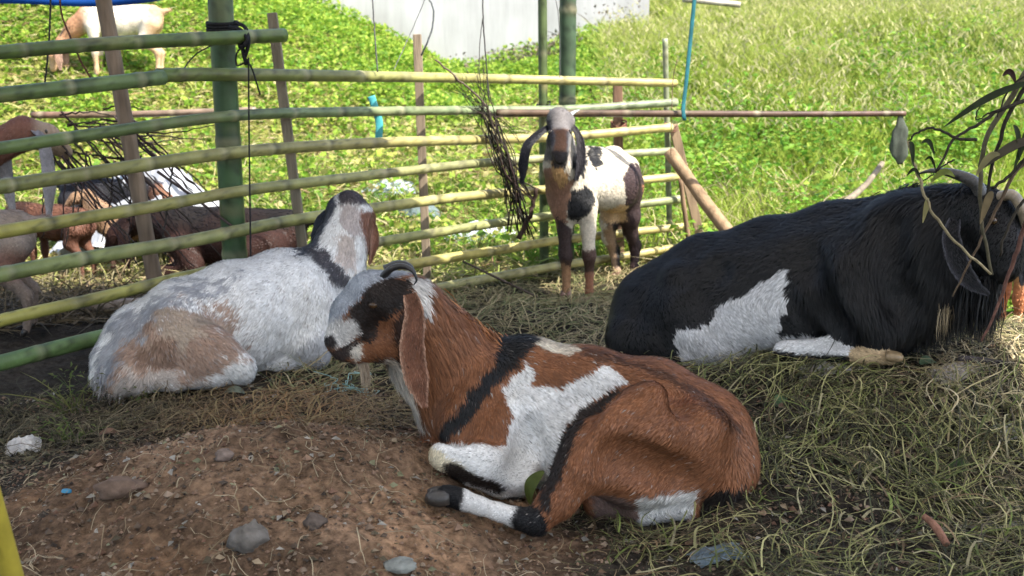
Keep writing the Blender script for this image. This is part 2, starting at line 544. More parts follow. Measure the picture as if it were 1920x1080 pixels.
def box_stake(name, P, w, d, c, parent, loc):
    """a rough sawn stake, slightly bowed, along P"""
    C = crom(P, 14)
    T, U, W = frames(C, (0, 1, 0))
    q = [(-1, -1), (1, -1), (1, 1), (-1, 1)]
    V = []
    for i in range(len(C)):
        wob = 1 + 0.05 * math.sin(i * 2.3) 
        for a, b in q:
            V.append(C[i] + W[i] * a * w * 0.5 * wob + U[i] * b * d * 0.5)
    V = np.array(V); n = len(C)
    i = np.arange(n - 1)[:, None] * 4; j = np.arange(4)[None, :]; j2 = (j + 1) % 4
    F = np.stack([i + j, i + j2, i + 4 + j2, i + 4 + j], -1).reshape(-1, 4)
    caps = np.array([[3, 2, 1, 0], [n * 4 - 4, n * 4 - 3, n * 4 - 2, n * 4 - 1]])
    cc = np.array(c) * (1 + 0.18 * fbm(V, 6, 2, 8))[:, None]
    o = obj(name, mesh_data(name, rel(V, loc), np.vstack([F, caps]), M_WOOD, cc, False), parent)
    b = o.modifiers.new("worn_edges", 'BEVEL'); b.width = 0.003; b.segments = 2
    return o
box_stake("stake", post_line(510, 24, 588, 4.85), 0.042, 0.03, (0.24, 0.20, 0.15), fence, FLOC)
box_stake("stake", post_line(782, 64, 803, 5.52), 0.042, 0.03, (0.23, 0.18, 0.13), fence, FLOC)
box_stake("stake", post_line(1158, 160, 1162, 6.28), 0.052, 0.045, (0.20, 0.12, 0.08), fence, FLOC)
box_stake("stake", post_line(1262, 234, 1335, 6.36), 0.05, 0.045, (0.24, 0.17, 0.11), fence, FLOC)

def log_piece(name, P, r, c, parent, loc, n=22, seg=12, knots=0.08):
    C = crom(P, n)
    rr = np.interp(np.linspace(0, 1, n), np.linspace(0, 1, len(r)), r)
    V, F = tube(C, rr, seg)
    C0 = np.repeat(C, seg, 0)
    k = fbm(V, 18, 3, 14)
    body = len(C0)
    V[:body] = C0 + (V[:body] - C0) * (1 + knots * k[:body])[:, None]
    cc = np.array(c) * (1 + 0.25 * k)[:, None]
    cc[-2:] = np.array((0.07, 0.05, 0.035))
    return obj(name, mesh_data(name, rel(V, loc) if loc is not None else V, F, M_WOOD, np.clip(cc, 0.004, 1)), parent)
def tie(px, py, Y, w, hgt, c, turns=4):
    """cord wound round a rail and its stake"""
    p = at(px, py, Y); rr = random.Random(int(px))
    Vs, F0, F1, n0 = [], [], [], 0
    for k in range(turns):
        a = np.linspace(0, 2 * np.pi, 26)
        sl = rr.uniform(-.9, .9)
        C = np.stack([w * np.cos(a), .075 * np.sin(a), hgt * sl * np.cos(a) + rr.uniform(-.3, .3) * hgt + .012 * np.sin(a)], 1)
        V, F = tube(C, .005, 6)
        Vs.append(V); F0.append(F[0] + n0); F1 += [F[1] + n0, F[2] + n0]; n0 += len(V)
    V = np.vstack(Vs) + p
    return obj("tie", mesh_data("tie", rel(V, FLOC), [np.vstack(F0), np.vstack(F1)], M_ROPE, np.tile(np.array(c), (len(V), 1))), fence)
tie(1160, 237, 6.20, .042, .035, (.16, .07, .045), 6)
tie(1257, 240, 6.34, .034, .03, (.12, .06, .04))
tie(1019, 204, 6.0, .036, .03, (.04, .04, .035), 3)
# leaning log and thin sticks propped at the fence corner
P = np.array([at(1256, 286, 5.95), at(1310, 362, 5.75), at(1392, 470, 5.5)])
lo = np.array((P[-1][0], P[-1][1], 0)); 
tag(log_piece("leaning_log", rel(P, lo), [0.034, 0.034, 0.036], (0.25, 0.17, 0.10), None, None), "thick brown log with dark cut end leaning at the fence corner", "log").location = tuple(lo)
def thin_stick(label, pts, r, c, name="stick"):
    P = np.array([at(*p) for p in pts]); l = P[-1].copy()
    o = log_piece(name, rel(P, l), r, c, None, None, 12, 7)
    o.location = tuple(l)
    return tag(o, label, "stick")
thin_stick("thin brown stick standing upright just left of the leaning log", [(1276, 335, 6.2), (1284, 400, 6.2), (1294, 470, 6.2)], [0.014, 0.014, 0.015], (0.20, 0.13, 0.08))
thin_stick("pale thin stick crossing low under the leaning log", [(1300, 350, 6.05), (1330, 400, 6.0), (1370, 470, 5.9)], [0.008, 0.008, 0.009], (0.45, 0.36, 0.22))
thin_stick("broken grey branch poking up from the grass behind the black goat", [(1655, 305, 5.7), (1620, 350, 5.6), (1560, 395, 5.5), (1480, 420, 5.4), (1420, 470, 5.3)], [.013, .017, .022, .02, .014], (.24, .20, .15))

# long thin brown pole hung level across the corner
P = np.array([at(930, 212, 5.60), at(1200, 213, 5.62), at(1500, 214, 5.62), at(1698, 213, 5.6)])
lp = P[0].copy()
pole = culm("hanging_pole", P, 0.020, 0.014, (0.085, 0.055, 0.035), (0.11, 0.06, 0.045), None, lp, 0.33, 0.1, M_BAMBOO)
pole.location = tuple(lp)
tag(pole, "long thin dark brown pole hung level from a blue strap", "pole")
# brown pole of the neighbouring pen
P = np.array([at(60, 216, 6.3), at(250, 214, 6.3), at(480, 206, 6.3)]); l = P[0].copy()
o = culm("cross_pole", P, 0.02, 0.018, (0.12, 0.07, 0.05), (0.24, 0.18, 0.13), None, l, 0.4, 0.1); o.location = tuple(l)
tag(o, "thin level pole behind the fence between grey post and bamboo post", "pole")
# grey leaning post of the neighbouring pen
P = post_line(190, -20, 306, 4.9, 0.5); l = P[0].copy(); l[2] += 0.12
o = log_piece("leaning_post", rel(P, l), [0.036, 0.034, 0.034], (0.20, 0.15, 0.11), None, None, 40, 12, 0.05); o.location = tuple(l)
tag(o, "grey wooden post leaning behind the rails, left of the thick bamboo post", "post")
# pale pole high up over the field
P = np.array([at(1280, -2, 6.8), at(1340, 4, 6.8), at(1388, 9, 6.8)]); l = P[0].copy()
o = culm("pale_pole", P, 0.02, 0.018, (0.45, 0.42, 0.34), (0.5, 0.46, 0.36), None, l, 0.3, 0.1); o.location = tuple(l)
tag(o, "short end of a pale pole at the top above the grass field", "pole")
# yellow bamboo close to the camera
P = np.array([at(-66, 760, 1.62), at(-28, 900, 1.66), at(32, 1120, 1.72), at(125, 1480, 1.82)]); l = P[-1].copy()
o = culm("yellow_bamboo", P, 0.018, 0.021, (0.36, 0.29, 0.04), (0.42, 0.34, 0.045), None, l, 0.5, 0.1); o.location = tuple(l)
tag(o, "bright yellow bamboo pole slanting through the lower left corner", "pole")

# ------------------------------------------------------------------ animals: one continuous body grown from joint chains
def surface_nets(f, o, h):
    nx, ny, nz = f.shape
    s = f < 0
    vs = np.zeros((nx - 1, ny - 1, nz - 1, 3)); cnt = np.zeros((nx - 1, ny - 1, nz - 1))
    for ax in range(3):
        for a in (0, 1):
            for b in (0, 1):
                sl0 = [slice(0, -1)] * 3; sl1 = [slice(0, -1)] * 3
                oth = [k for k in range(3) if k != ax]
                sl0[ax] = slice(0, -1); sl1[ax] = slice(1, None)
                for k, w in zip(oth, (a, b)):
                    sl0[k] = sl1[k] = slice(0, -1) if w == 0 else slice(1, None)
                f0, f1 = f[tuple(sl0)], f[tuple(sl1)]
                cr = (f0 < 0) != (f1 < 0)
                t = np.where(cr, f0 / np.where(cr, f0 - f1, 1), 0)
                vs[..., ax] += np.where(cr, t, 0)
                vs[..., oth[0]] += np.where(cr, a, 0)
                vs[..., oth[1]] += np.where(cr, b, 0)
                cnt += cr
    act = cnt > 0
    idx = -np.ones(act.shape, np.int64)
    idx[act] = np.arange(act.sum())
    g = np.argwhere(act)
    V = o + (g + vs[act] / cnt[act][:, None]) * h
    Fs = []
    for ax in range(3):
        b, c = (ax + 1) % 3, (ax + 2) % 3
        sl0 = [slice(1, -1)] * 3; sl1 = [slice(1, -1)] * 3
        sl0[ax] = slice(0, -1); sl1[ax] = slice(1, None)
        s0, s1 = s[tuple(sl0)], s[tuple(sl1)]
        e = np.argwhere(s0 != s1)
        if not len(e): continue
        inside = s0[tuple(e.T)]
        base = e.copy()
        for k in range(3):
            if k != ax: base[:, k] += 1
        q = []
        for db, dc in ((0, 0), (-1, 0), (-1, -1), (0, -1)):
            p = base.copy(); p[:, b] += db; p[:, c] += dc
            q.append(idx[tuple(p.T)])
        q = np.stack(q, 1)
        q[~inside] = q[~inside][:, ::-1]
        Fs.append(q)
    F = np.vstack(Fs)
    F = F[(F >= 0).all(1)]
    return V, F

class Body:
    """joint chains in world space; each listed from head to tail or from hip to hoof, so the coat's lie follows"""
    def __init__(self):
        self.prims = []
    def chain(self, pts, k=0.03, squash=None, hair=0.018, droop=0.35, lie=None):
        # pts: (x, y, z, radius) in metres
        pts = [np.asarray(p, float) for p in pts]
        for a, b in zip(pts[:-1], pts[1:]):
            self.prims.append((a[:3], b[:3], a[3], b[3], k, squash, hair, droop, lie))
    def hollow(self, x, y, r, depth, k=0.03):
        """press a shallow hollow of radius r (m) into the flank at a point of it; negative depth raises a bump"""
        self.holes = getattr(self, 'holes', []) + [(x, y, r, depth, k)]
    def groove(self, pts, r, depth, k=0.025, n=12):
        for q in crom(np.array([(x, y, 0.0) for x, y in pts]), n):
            self.hollow(q[0], q[1], r, depth, k)
    def pchain(self, pts, **kw):
        # pts: (pixel x, pixel y, distance, radius in pixels)
        self.chain([(*at(x, y, Y), pxm(x, y, Y, r)) for x, y, Y, r in pts], **kw)
    @staticmethod
    def dist(P, pr):
        a, b, r0, r1, k, sq = pr[:6]
        if sq is not None:
            n = np.asarray(sq[0], float); n = n / np.linalg.norm(n); g = 1 / sq[1] - 1
            P = P + ((P - a) @ n)[..., None] * n * g
            b = b + n * np.dot(b - a, n) * g
        ab = b - a
        t = np.clip(((P - a) @ ab) / max(ab @ ab, 1e-9), 0, 1)
        d = np.linalg.norm(P - (a + t[..., None] * ab), axis=-1)
        return d - (r0 + (r1 - r0) * t)
    def mesh(self, h=0.008, floor=True):
        lo = np.min([np.minimum(p[0], p[1]) - max(p[2], p[3]) for p in self.prims], 0) - 0.04
        hi = np.max([np.maximum(p[0], p[1]) + max(p[2], p[3]) for p in self.prims], 0) + 0.04
        n = np.ceil((hi - lo) / h).astype(int) + 1
        ax = [lo[i] + np.arange(n[i]) * h for i in range(3)]
        f = np.full(tuple(n), 1.0)
        for pr in self.prims:
            a, b, r0, r1, k = pr[:5]
            m = max(r0, r1) + k + 3 * h
            s = []
            for i in range(3):
                i0 = max(0, int((min(a[i], b[i]) - m - lo[i]) / h)); i1 = min(n[i], int((max(a[i], b[i]) + m - lo[i]) / h) + 2)
                s.append(slice(i0, i1))
            G = np.stack(np.meshgrid(ax[0][s[0]], ax[1][s[1]], ax[2][s[2]], indexing='ij'), -1)
            d = self.dist(G, pr)
            cur = f[tuple(s)]
            hh = np.clip(k - np.abs(cur - d), 0, None) / k
            f[tuple(s)] = np.minimum(cur, d) - hh * hh * k * 0.25
        f0 = f.copy()
        for x, y, r, depth, k in getattr(self, 'holes', []):
            Ys = np.arange(lo[1], hi[1], h * .5)
            q = np.array([at(x, y, Y) for Y in Ys])
            ii = np.round((q - lo) / h).astype(int)
            ok = ((ii >= 0) & (ii < n)).all(1)
            q, ii = q[ok], ii[ok]
            ins = f0[tuple(ii.T)] < 0
            if not ins.any(): continue
            hit = q[int(np.argmax(ins))]
            dr = hit - np.array((0, 0, CAM_Z)); dr /= np.linalg.norm(dr)
            if depth < 0:
                c = hit + dr * (r + depth)
            else:
                c = hit - dr * (r - depth)
            m = r + k + 3 * h
            s = [slice(max(0, int((c[i] - m - lo[i]) / h)), min(n[i], int((c[i] + m - lo[i]) / h) + 2)) for i in range(3)]
            G = np.stack(np.meshgrid(ax[0][s[0]], ax[1][s[1]], ax[2][s[2]], indexing='ij'), -1)
            d = np.linalg.norm(G - c, axis=-1) - r
            cur = f[tuple(s)]
            if depth < 0:
                hh = np.clip(k - np.abs(cur - d), 0, None) / k
                f[tuple(s)] = np.minimum(cur, d) - hh * hh * k * 0.25
            else:
                hh = np.clip(k - np.abs(cur + d), 0, None) / k
                f[tuple(s)] = np.maximum(cur, -d) + hh * hh * k * 0.25
        V, F = surface_nets(f, lo, h)
        for _ in range(3):   # relax the lattice
            acc = np.zeros_like(V); c = np.zeros(len(V))
            for i in range(4):
                for j in ((i + 1) % 4, (i + 3) % 4):
                    np.add.at(acc, F[:, i], V[F[:, j]]); np.add.at(c, F[:, i], 1)
            V = V * 0.5 + 0.5 * acc / np.maximum(c, 1)[:, None]
        return V, F
    def lie(self, P):
        W = np.zeros(len(P)); D = np.zeros((len(P), 3)); H = np.zeros(len(P))
        for pr in self.prims:
            d = self.dist(P, pr)
            w = np.exp(-np.clip(d, -0.05, 1) / 0.018) + 1e-12
            v = (pr[1] - pr[0]) if pr[8] is None else np.asarray(pr[8], float)
            v = v / (np.linalg.norm(v) + 1e-9)
            v = v + np.array((0, 0, -pr[7]))
            W += w; D += w[:, None] * v; H += w * pr[6]
        return D / W[:, None], H / W

def normals(V, F):
    n = np.cross(V[F[:, 2]] - V[F[:, 0]], V[F[:, 3]] - V[F[:, 1]])
    N_ = np.zeros_like(V)
    for i in range(4): np.add.at(N_, F[:, i], n)
    return N_ / (np.linalg.norm(N_, axis=1)[:, None] + 1e-12)

def poly_sd(px, py, poly):
    """signed distance to a polygon, positive inside"""
    poly = np.asarray(poly, float)
    d = np.full(len(px), 1e9); ins = np.zeros(len(px), bool)
    m = len(poly)
    for i in range(m):
        ax_, ay_ = poly[i]; bx, by = poly[(i + 1) % m]
        ex, ey = bx - ax_, by - ay_
        t = np.clip(((px - ax_) * ex + (py - ay_) * ey) / (ex * ex + ey * ey + 1e-9), 0, 1)
        d = np.minimum(d, np.hypot(px - ax_ - t * ex, py - ay_ - t * ey))
        c = ((ay_ > py) != (by > py)) & (px < (bx - ax_) * (py - ay_) / (by - ay_ + 1e-12) + ax_)
        ins ^= c
    return np.where(ins, d, -d)

def patches(base, layers, scale=22, seed=1, mottle=0.10, rw=0.5, ew=0.10):
    """coat colouring: patches with ragged edges laid over a base colour, in the animal's own frame"""
    def f(P, r=None):
        if r is not None:
            thr = 0.12 + 0.76 * np.clip(rw * r.random(len(P)) + (1 - rw) * (0.5 + 0.6 * fbm(P, 70, 2, seed + 70)), 0, 1)
        px, py = proj(P)
        wx, wy = fbm(P, scale, 3, seed), fbm(P, scale, 3, seed + 50)
        c = np.tile(np.asarray(base, float), (len(P), 1))
        for poly, colr, soft, warp in layers:
            sd = poly_sd(px + wx * warp, py + wy * warp, poly)
            a = smooth(-soft, soft, sd)
            if r is not None: a = smooth(thr - ew, thr + ew, a)
            a = a[:, None]
            c = c * (1 - a) + np.asarray(colr) * a
        return np.clip(c * (1 + mottle * fbm(P, 14, 3, seed + 9))[:, None], 0.002, 0.95)
    return f

def fur_mesh(V, F, body, coat, n, loc, wid=0.0022, seed=3, lift=0.28, hscale=1.0, spread=0.25, tint=0.22, mat=None, mask=None, clump=0.16):
    r = np.random.default_rng(seed)
    T = np.vstack([F[:, [0, 1, 2]], F[:, [0, 2, 3]]])
    A = np.linalg.norm(np.cross(V[T[:, 1]] - V[T[:, 0]], V[T[:, 2]] - V[T[:, 0]]), axis=1)
    if mask is not None:
        A = A * mask(V[T].mean(1))
    t = T[r.choice(len(T), n, p=A / A.sum())]
    a, b = r.random(n), r.random(n)
    fl = a + b > 1; a[fl], b[fl] = 1 - a[fl], 1 - b[fl]
    w = np.stack([1 - a - b, a, b], 1)
    P = (V[t] * w[..., None]).sum(1)
    VN = normals(V, F)
    Nn = (VN[t] * w[..., None]).sum(1); Nn /= np.linalg.norm(Nn, axis=1)[:, None] + 1e-9
    D, H = body.lie(P)
    D = D + spread * np.stack([fbm(P, 16, 2, seed + 4), fbm(P, 16, 2, seed + 5), fbm(P, 16, 2, seed + 6)], 1)
    D = D + 0.10 * r.normal(size=D.shape)
    D = D - Nn * (D * Nn).sum(1)[:, None]
    D /= np.linalg.norm(D, axis=1)[:, None] + 1e-9
    L = H * hscale * r.uniform(0.65, 1.25, n)
    c = coat(P, r) * (1 + tint * r.normal(size=n).clip(-2, 2) * 0.6 + clump * fbm(P, 55, 2, seed + 30))[:, None]
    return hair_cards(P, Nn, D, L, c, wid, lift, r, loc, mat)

def hair_cards(P, Nn, D, L, c, wid, lift, r, loc, mat=None):
    n = len(P)
    S = np.cross(D, Nn); S /= np.linalg.norm(S, axis=1)[:, None] + 1e-9
    wd = (wid * r.uniform(0.7, 1.3, n))[:, None]
    L = L[:, None]
    lf = lift * r.uniform(0.6, 1.4, n)[:, None]
    p0 = P - Nn * 0.001
    p1 = P + D * L * 0.55 + Nn * L * lf * 0.75
    p2 = P + D * L + Nn * L * lf * 0.80 + np.array((0, 0, -0.12)) * L
    VV = np.stack([p0 - S * wd, p0 + S * wd, p1 + S * wd * 0.75, p1 - S * wd * 0.75, p2], 1).reshape(-1, 3)
    k = np.arange(n)[:, None] * 5
    Q = np.concatenate([k, k + 1, k + 2, k + 3], 1); Tt = np.concatenate([k + 3, k + 2, k + 4], 1)
    cc = np.repeat(c[:, None, :], 5, 1)
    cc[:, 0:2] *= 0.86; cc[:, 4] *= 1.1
    return mesh_data("fur", rel(VV, loc), [Q, Tt], mat or M_FUR, np.clip(cc.reshape(-1, 3), 0.002, 0.95))

def grow(root, body, coat, h=0.008, hairs=40000, wid=0.0022, seed=3, **kw):
    loc = np.array(root.location)
    V, F = body.mesh(h)
    o = obj("body", mesh_data("body", rel(V, loc), F, M_COAT, coat(V)), root)
    if hairs:
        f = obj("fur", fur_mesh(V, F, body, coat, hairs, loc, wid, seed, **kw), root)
        f["kind"] = "stuff"
    return V, F

def ear(root, pts, widths, col_out, up, col_edge=None, thick=0.16, cup=0.25, name="ear"):
    loc = np.array(root.location)
    C = crom(np.array(pts), 20)
    w = np.interp(np.linspace(0, 1, 20), np.linspace(0, 1, len(widths)), widths)
    V, F = tube(C, w, 14, thick, up, True, cup)
    c = np.tile(np.array(col_out, float), (len(V), 1)) * (1 + 0.22 * fbm(V, 30, 3, 6))[:, None]
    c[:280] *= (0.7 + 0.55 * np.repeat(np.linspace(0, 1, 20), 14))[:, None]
    if col_edge is not None:
        a = np.abs(np.cos(np.linspace(0, 2 * np.pi, 14, endpoint=False)))
        e = np.clip((np.tile(a, 20) - 0.85) / 0.15, 0, 1)[:, None]
        c[:280] = c[:280] * (1 - e) + np.array(col_edge) * e
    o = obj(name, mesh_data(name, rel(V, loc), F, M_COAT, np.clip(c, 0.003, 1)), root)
    r = np.random.default_rng(77)
    n = 3000
    T_, U_, W_ = frames(C, up)
    i = r.integers(0, 19, n); j = r.integers(0, 14, n); t = r.random(n)[:, None]; q = r.random(n)[:, None]
    j2 = (j + 1) % 14
    P = (V[i * 14 + j] * (1 - q) + V[i * 14 + j2] * q) * (1 - t) + (V[(i + 1) * 14 + j] * (1 - q) + V[(i + 1) * 14 + j2] * q) * t
    Nn = P - (C[i] * (1 - t) + C[i + 1] * t); Nn = Nn - T_[i] * (Nn * T_[i]).sum(1)[:, None]
    a = ((Nn * U_[i]).sum(1) > 0)[:, None] * 2 - 1
    Nn = U_[i] * a + 0.3 * Nn / (np.linalg.norm(Nn, axis=1)[:, None] + 1e-9); Nn /= np.linalg.norm(Nn, axis=1)[:, None]
    D = T_[i] + 0.18 * r.normal(size=(n, 3)); D /= np.linalg.norm(D, axis=1)[:, None]
    hc = c[i * 14 + j] * (1 + .22 * r.normal(size=n).clip(-2, 2))[:, None]
    f = obj("ear_fur", hair_cards(P, Nn, D, r.uniform(.006, .014, n), np.clip(hc, .003, 1), .0013, .15, r, loc), o)
    f["kind"] = "stuff"
    return o

def horn(root, pts, r, col, ridges=26, seg=12):
    loc = np.array(root.location)
    n = 70
    C = crom(np.array(pts), n)
    rr = np.interp(np.linspace(0, 1, n), np.linspace(0, 1, len(r)), r)
    rr = rr * (1 + 0.05 * np.sin(np.linspace(0, ridges * 2 * np.pi, n)) * np.linspace(1, 0.1, n))
    V, F = tube(C, rr, seg, 0.75)
    c = np.array(col) * (1 + 0.25 * fbm(V, 40, 2, 3))[:, None]
    return obj("horn", mesh_data("horn", rel(V, loc), F, M_HORN, np.clip(c, 0.004, 1)), root)

def ball(name, root, c, r, colr, mat, flat=(1, 1, 1)):
    loc = np.array(root.location)
    u = np.linspace(0, np.pi, 9); C = []
    V = []
    for a in u:
        for b in np.linspace(0, 2 * np.pi, 14, endpoint=False):
            V.append((math.sin(a) * math.cos(b) * flat[0], math.sin(a) * math.sin(b) * flat[1], math.cos(a) * flat[2]))
    V = np.array(V) * r + np.asarray(c)
    i = np.arange(8)[:, None] * 14; j = np.arange(14)[None, :]; j2 = (j + 1) % 14
    F = np.stack([i + j, i + 14 + j, i + 14 + j2, i + j2], -1).reshape(-1, 4)
    return obj(name, mesh_data(name, rel(V, loc), F, mat, np.tile(np.array(colr, float), (len(V), 1))), root)

def hoof(root, a, b, r, colr=(0.03, 0.025, 0.022)):
    """cloven hoof: two toes side by side from the pastern a to the tip b"""
    loc = np.array(root.location)
    a, b = np.asarray(a, float), np.asarray(b, float)
    d = b - a
    s = np.cross(d, (0, 0, 1)); s = s / (np.linalg.norm(s) + 1e-9)
    Vs, Fs, n0 = [], [[], []], 0
    for sg in (-1, 1):
        C = np.array([a + s * sg * r * 0.35, a + d * 0.5 + s * sg * r * 0.45, b + s * sg * r * 0.42])
        C = crom(C, 6)
        V, F = tube(C, np.array([0.5, 0.62, 0.66, 0.64, 0.55, 0.36]) * r, 8)
        Vs.append(V)
        Fs[0].append(F[0] + n0); Fs[1] += [F[1] + n0, F[2] + n0]
        n0 += len(V)
    V = np.vstack(Vs)
    return obj("hoof", mesh_data("hoof", rel(V, loc), [np.vstack(Fs[0]), np.vstack(Fs[1])], M_HORN, np.tile(np.array(colr), (len(V), 1))), root)

def hair_tuft(root, name, roots, dirs, length, cols, wid=0.0022, seed=1, n=600, sway=0.2, bulk=0.010):
    """long hanging hair: roots is a list of points to spread along"""
    r = np.random.default_rng(seed)
    loc = np.array(root.location)
    Rr = crom(np.array(roots, float), 60)
    P = Rr[r.integers(0, 60, n)] + r.normal(size=(n, 3)) * bulk
    d = np.asarray(dirs, float) + sway * r.normal(size=(n, 3)) * 0.5
    d /= np.linalg.norm(d, axis=1)[:, None]
    L = (length * (1.2 - 0.95 * r.random(n) ** 1.0))[:, None]
    S = np.cross(d, r.normal(size=(n, 3))); S /= np.linalg.norm(S, axis=1)[:, None]
    wd = wid
    bend = r.normal(size=(n, 3)) * 0.10
    p1 = P + d * L * 0.5 + bend * L * 0.5
    p2 = P + d * L + np.array((0, 0, -0.15)) * L
    VV = np.stack([P - S * wd, P + S * wd, p1 + S * wd * 0.8, p1 - S * wd * 0.8, p2], 1).reshape(-1, 3)
    k = np.arange(n)[:, None] * 5
    Q = np.concatenate([k, k + 1, k + 2, k + 3], 1); Tt = np.concatenate([k + 3, k + 2, k + 4], 1)
    cols = np.asarray(cols, float)
    c = cols[r.integers(0, len(cols), n)] * r.uniform(0.75, 1.25, n)[:, None]
    o = obj(name, mesh_data(name, rel(VV, loc), [Q, Tt], M_HAIRLONG, np.repeat(c, 5, 0)), root)
    o["kind"] = "stuff"
    return o

WHITE = (0.80, 0.79, 0.77); BROWN = (0.235, 0.098, 0.046); DBROWN = (0.12, 0.05, 0.028); BLACK = (0.012, 0.012, 0.013)
GREY = (0.30, 0.31, 0.33); TAN = (0.48, 0.31, 0.16); CREAM = (0.66, 0.58, 0.46)

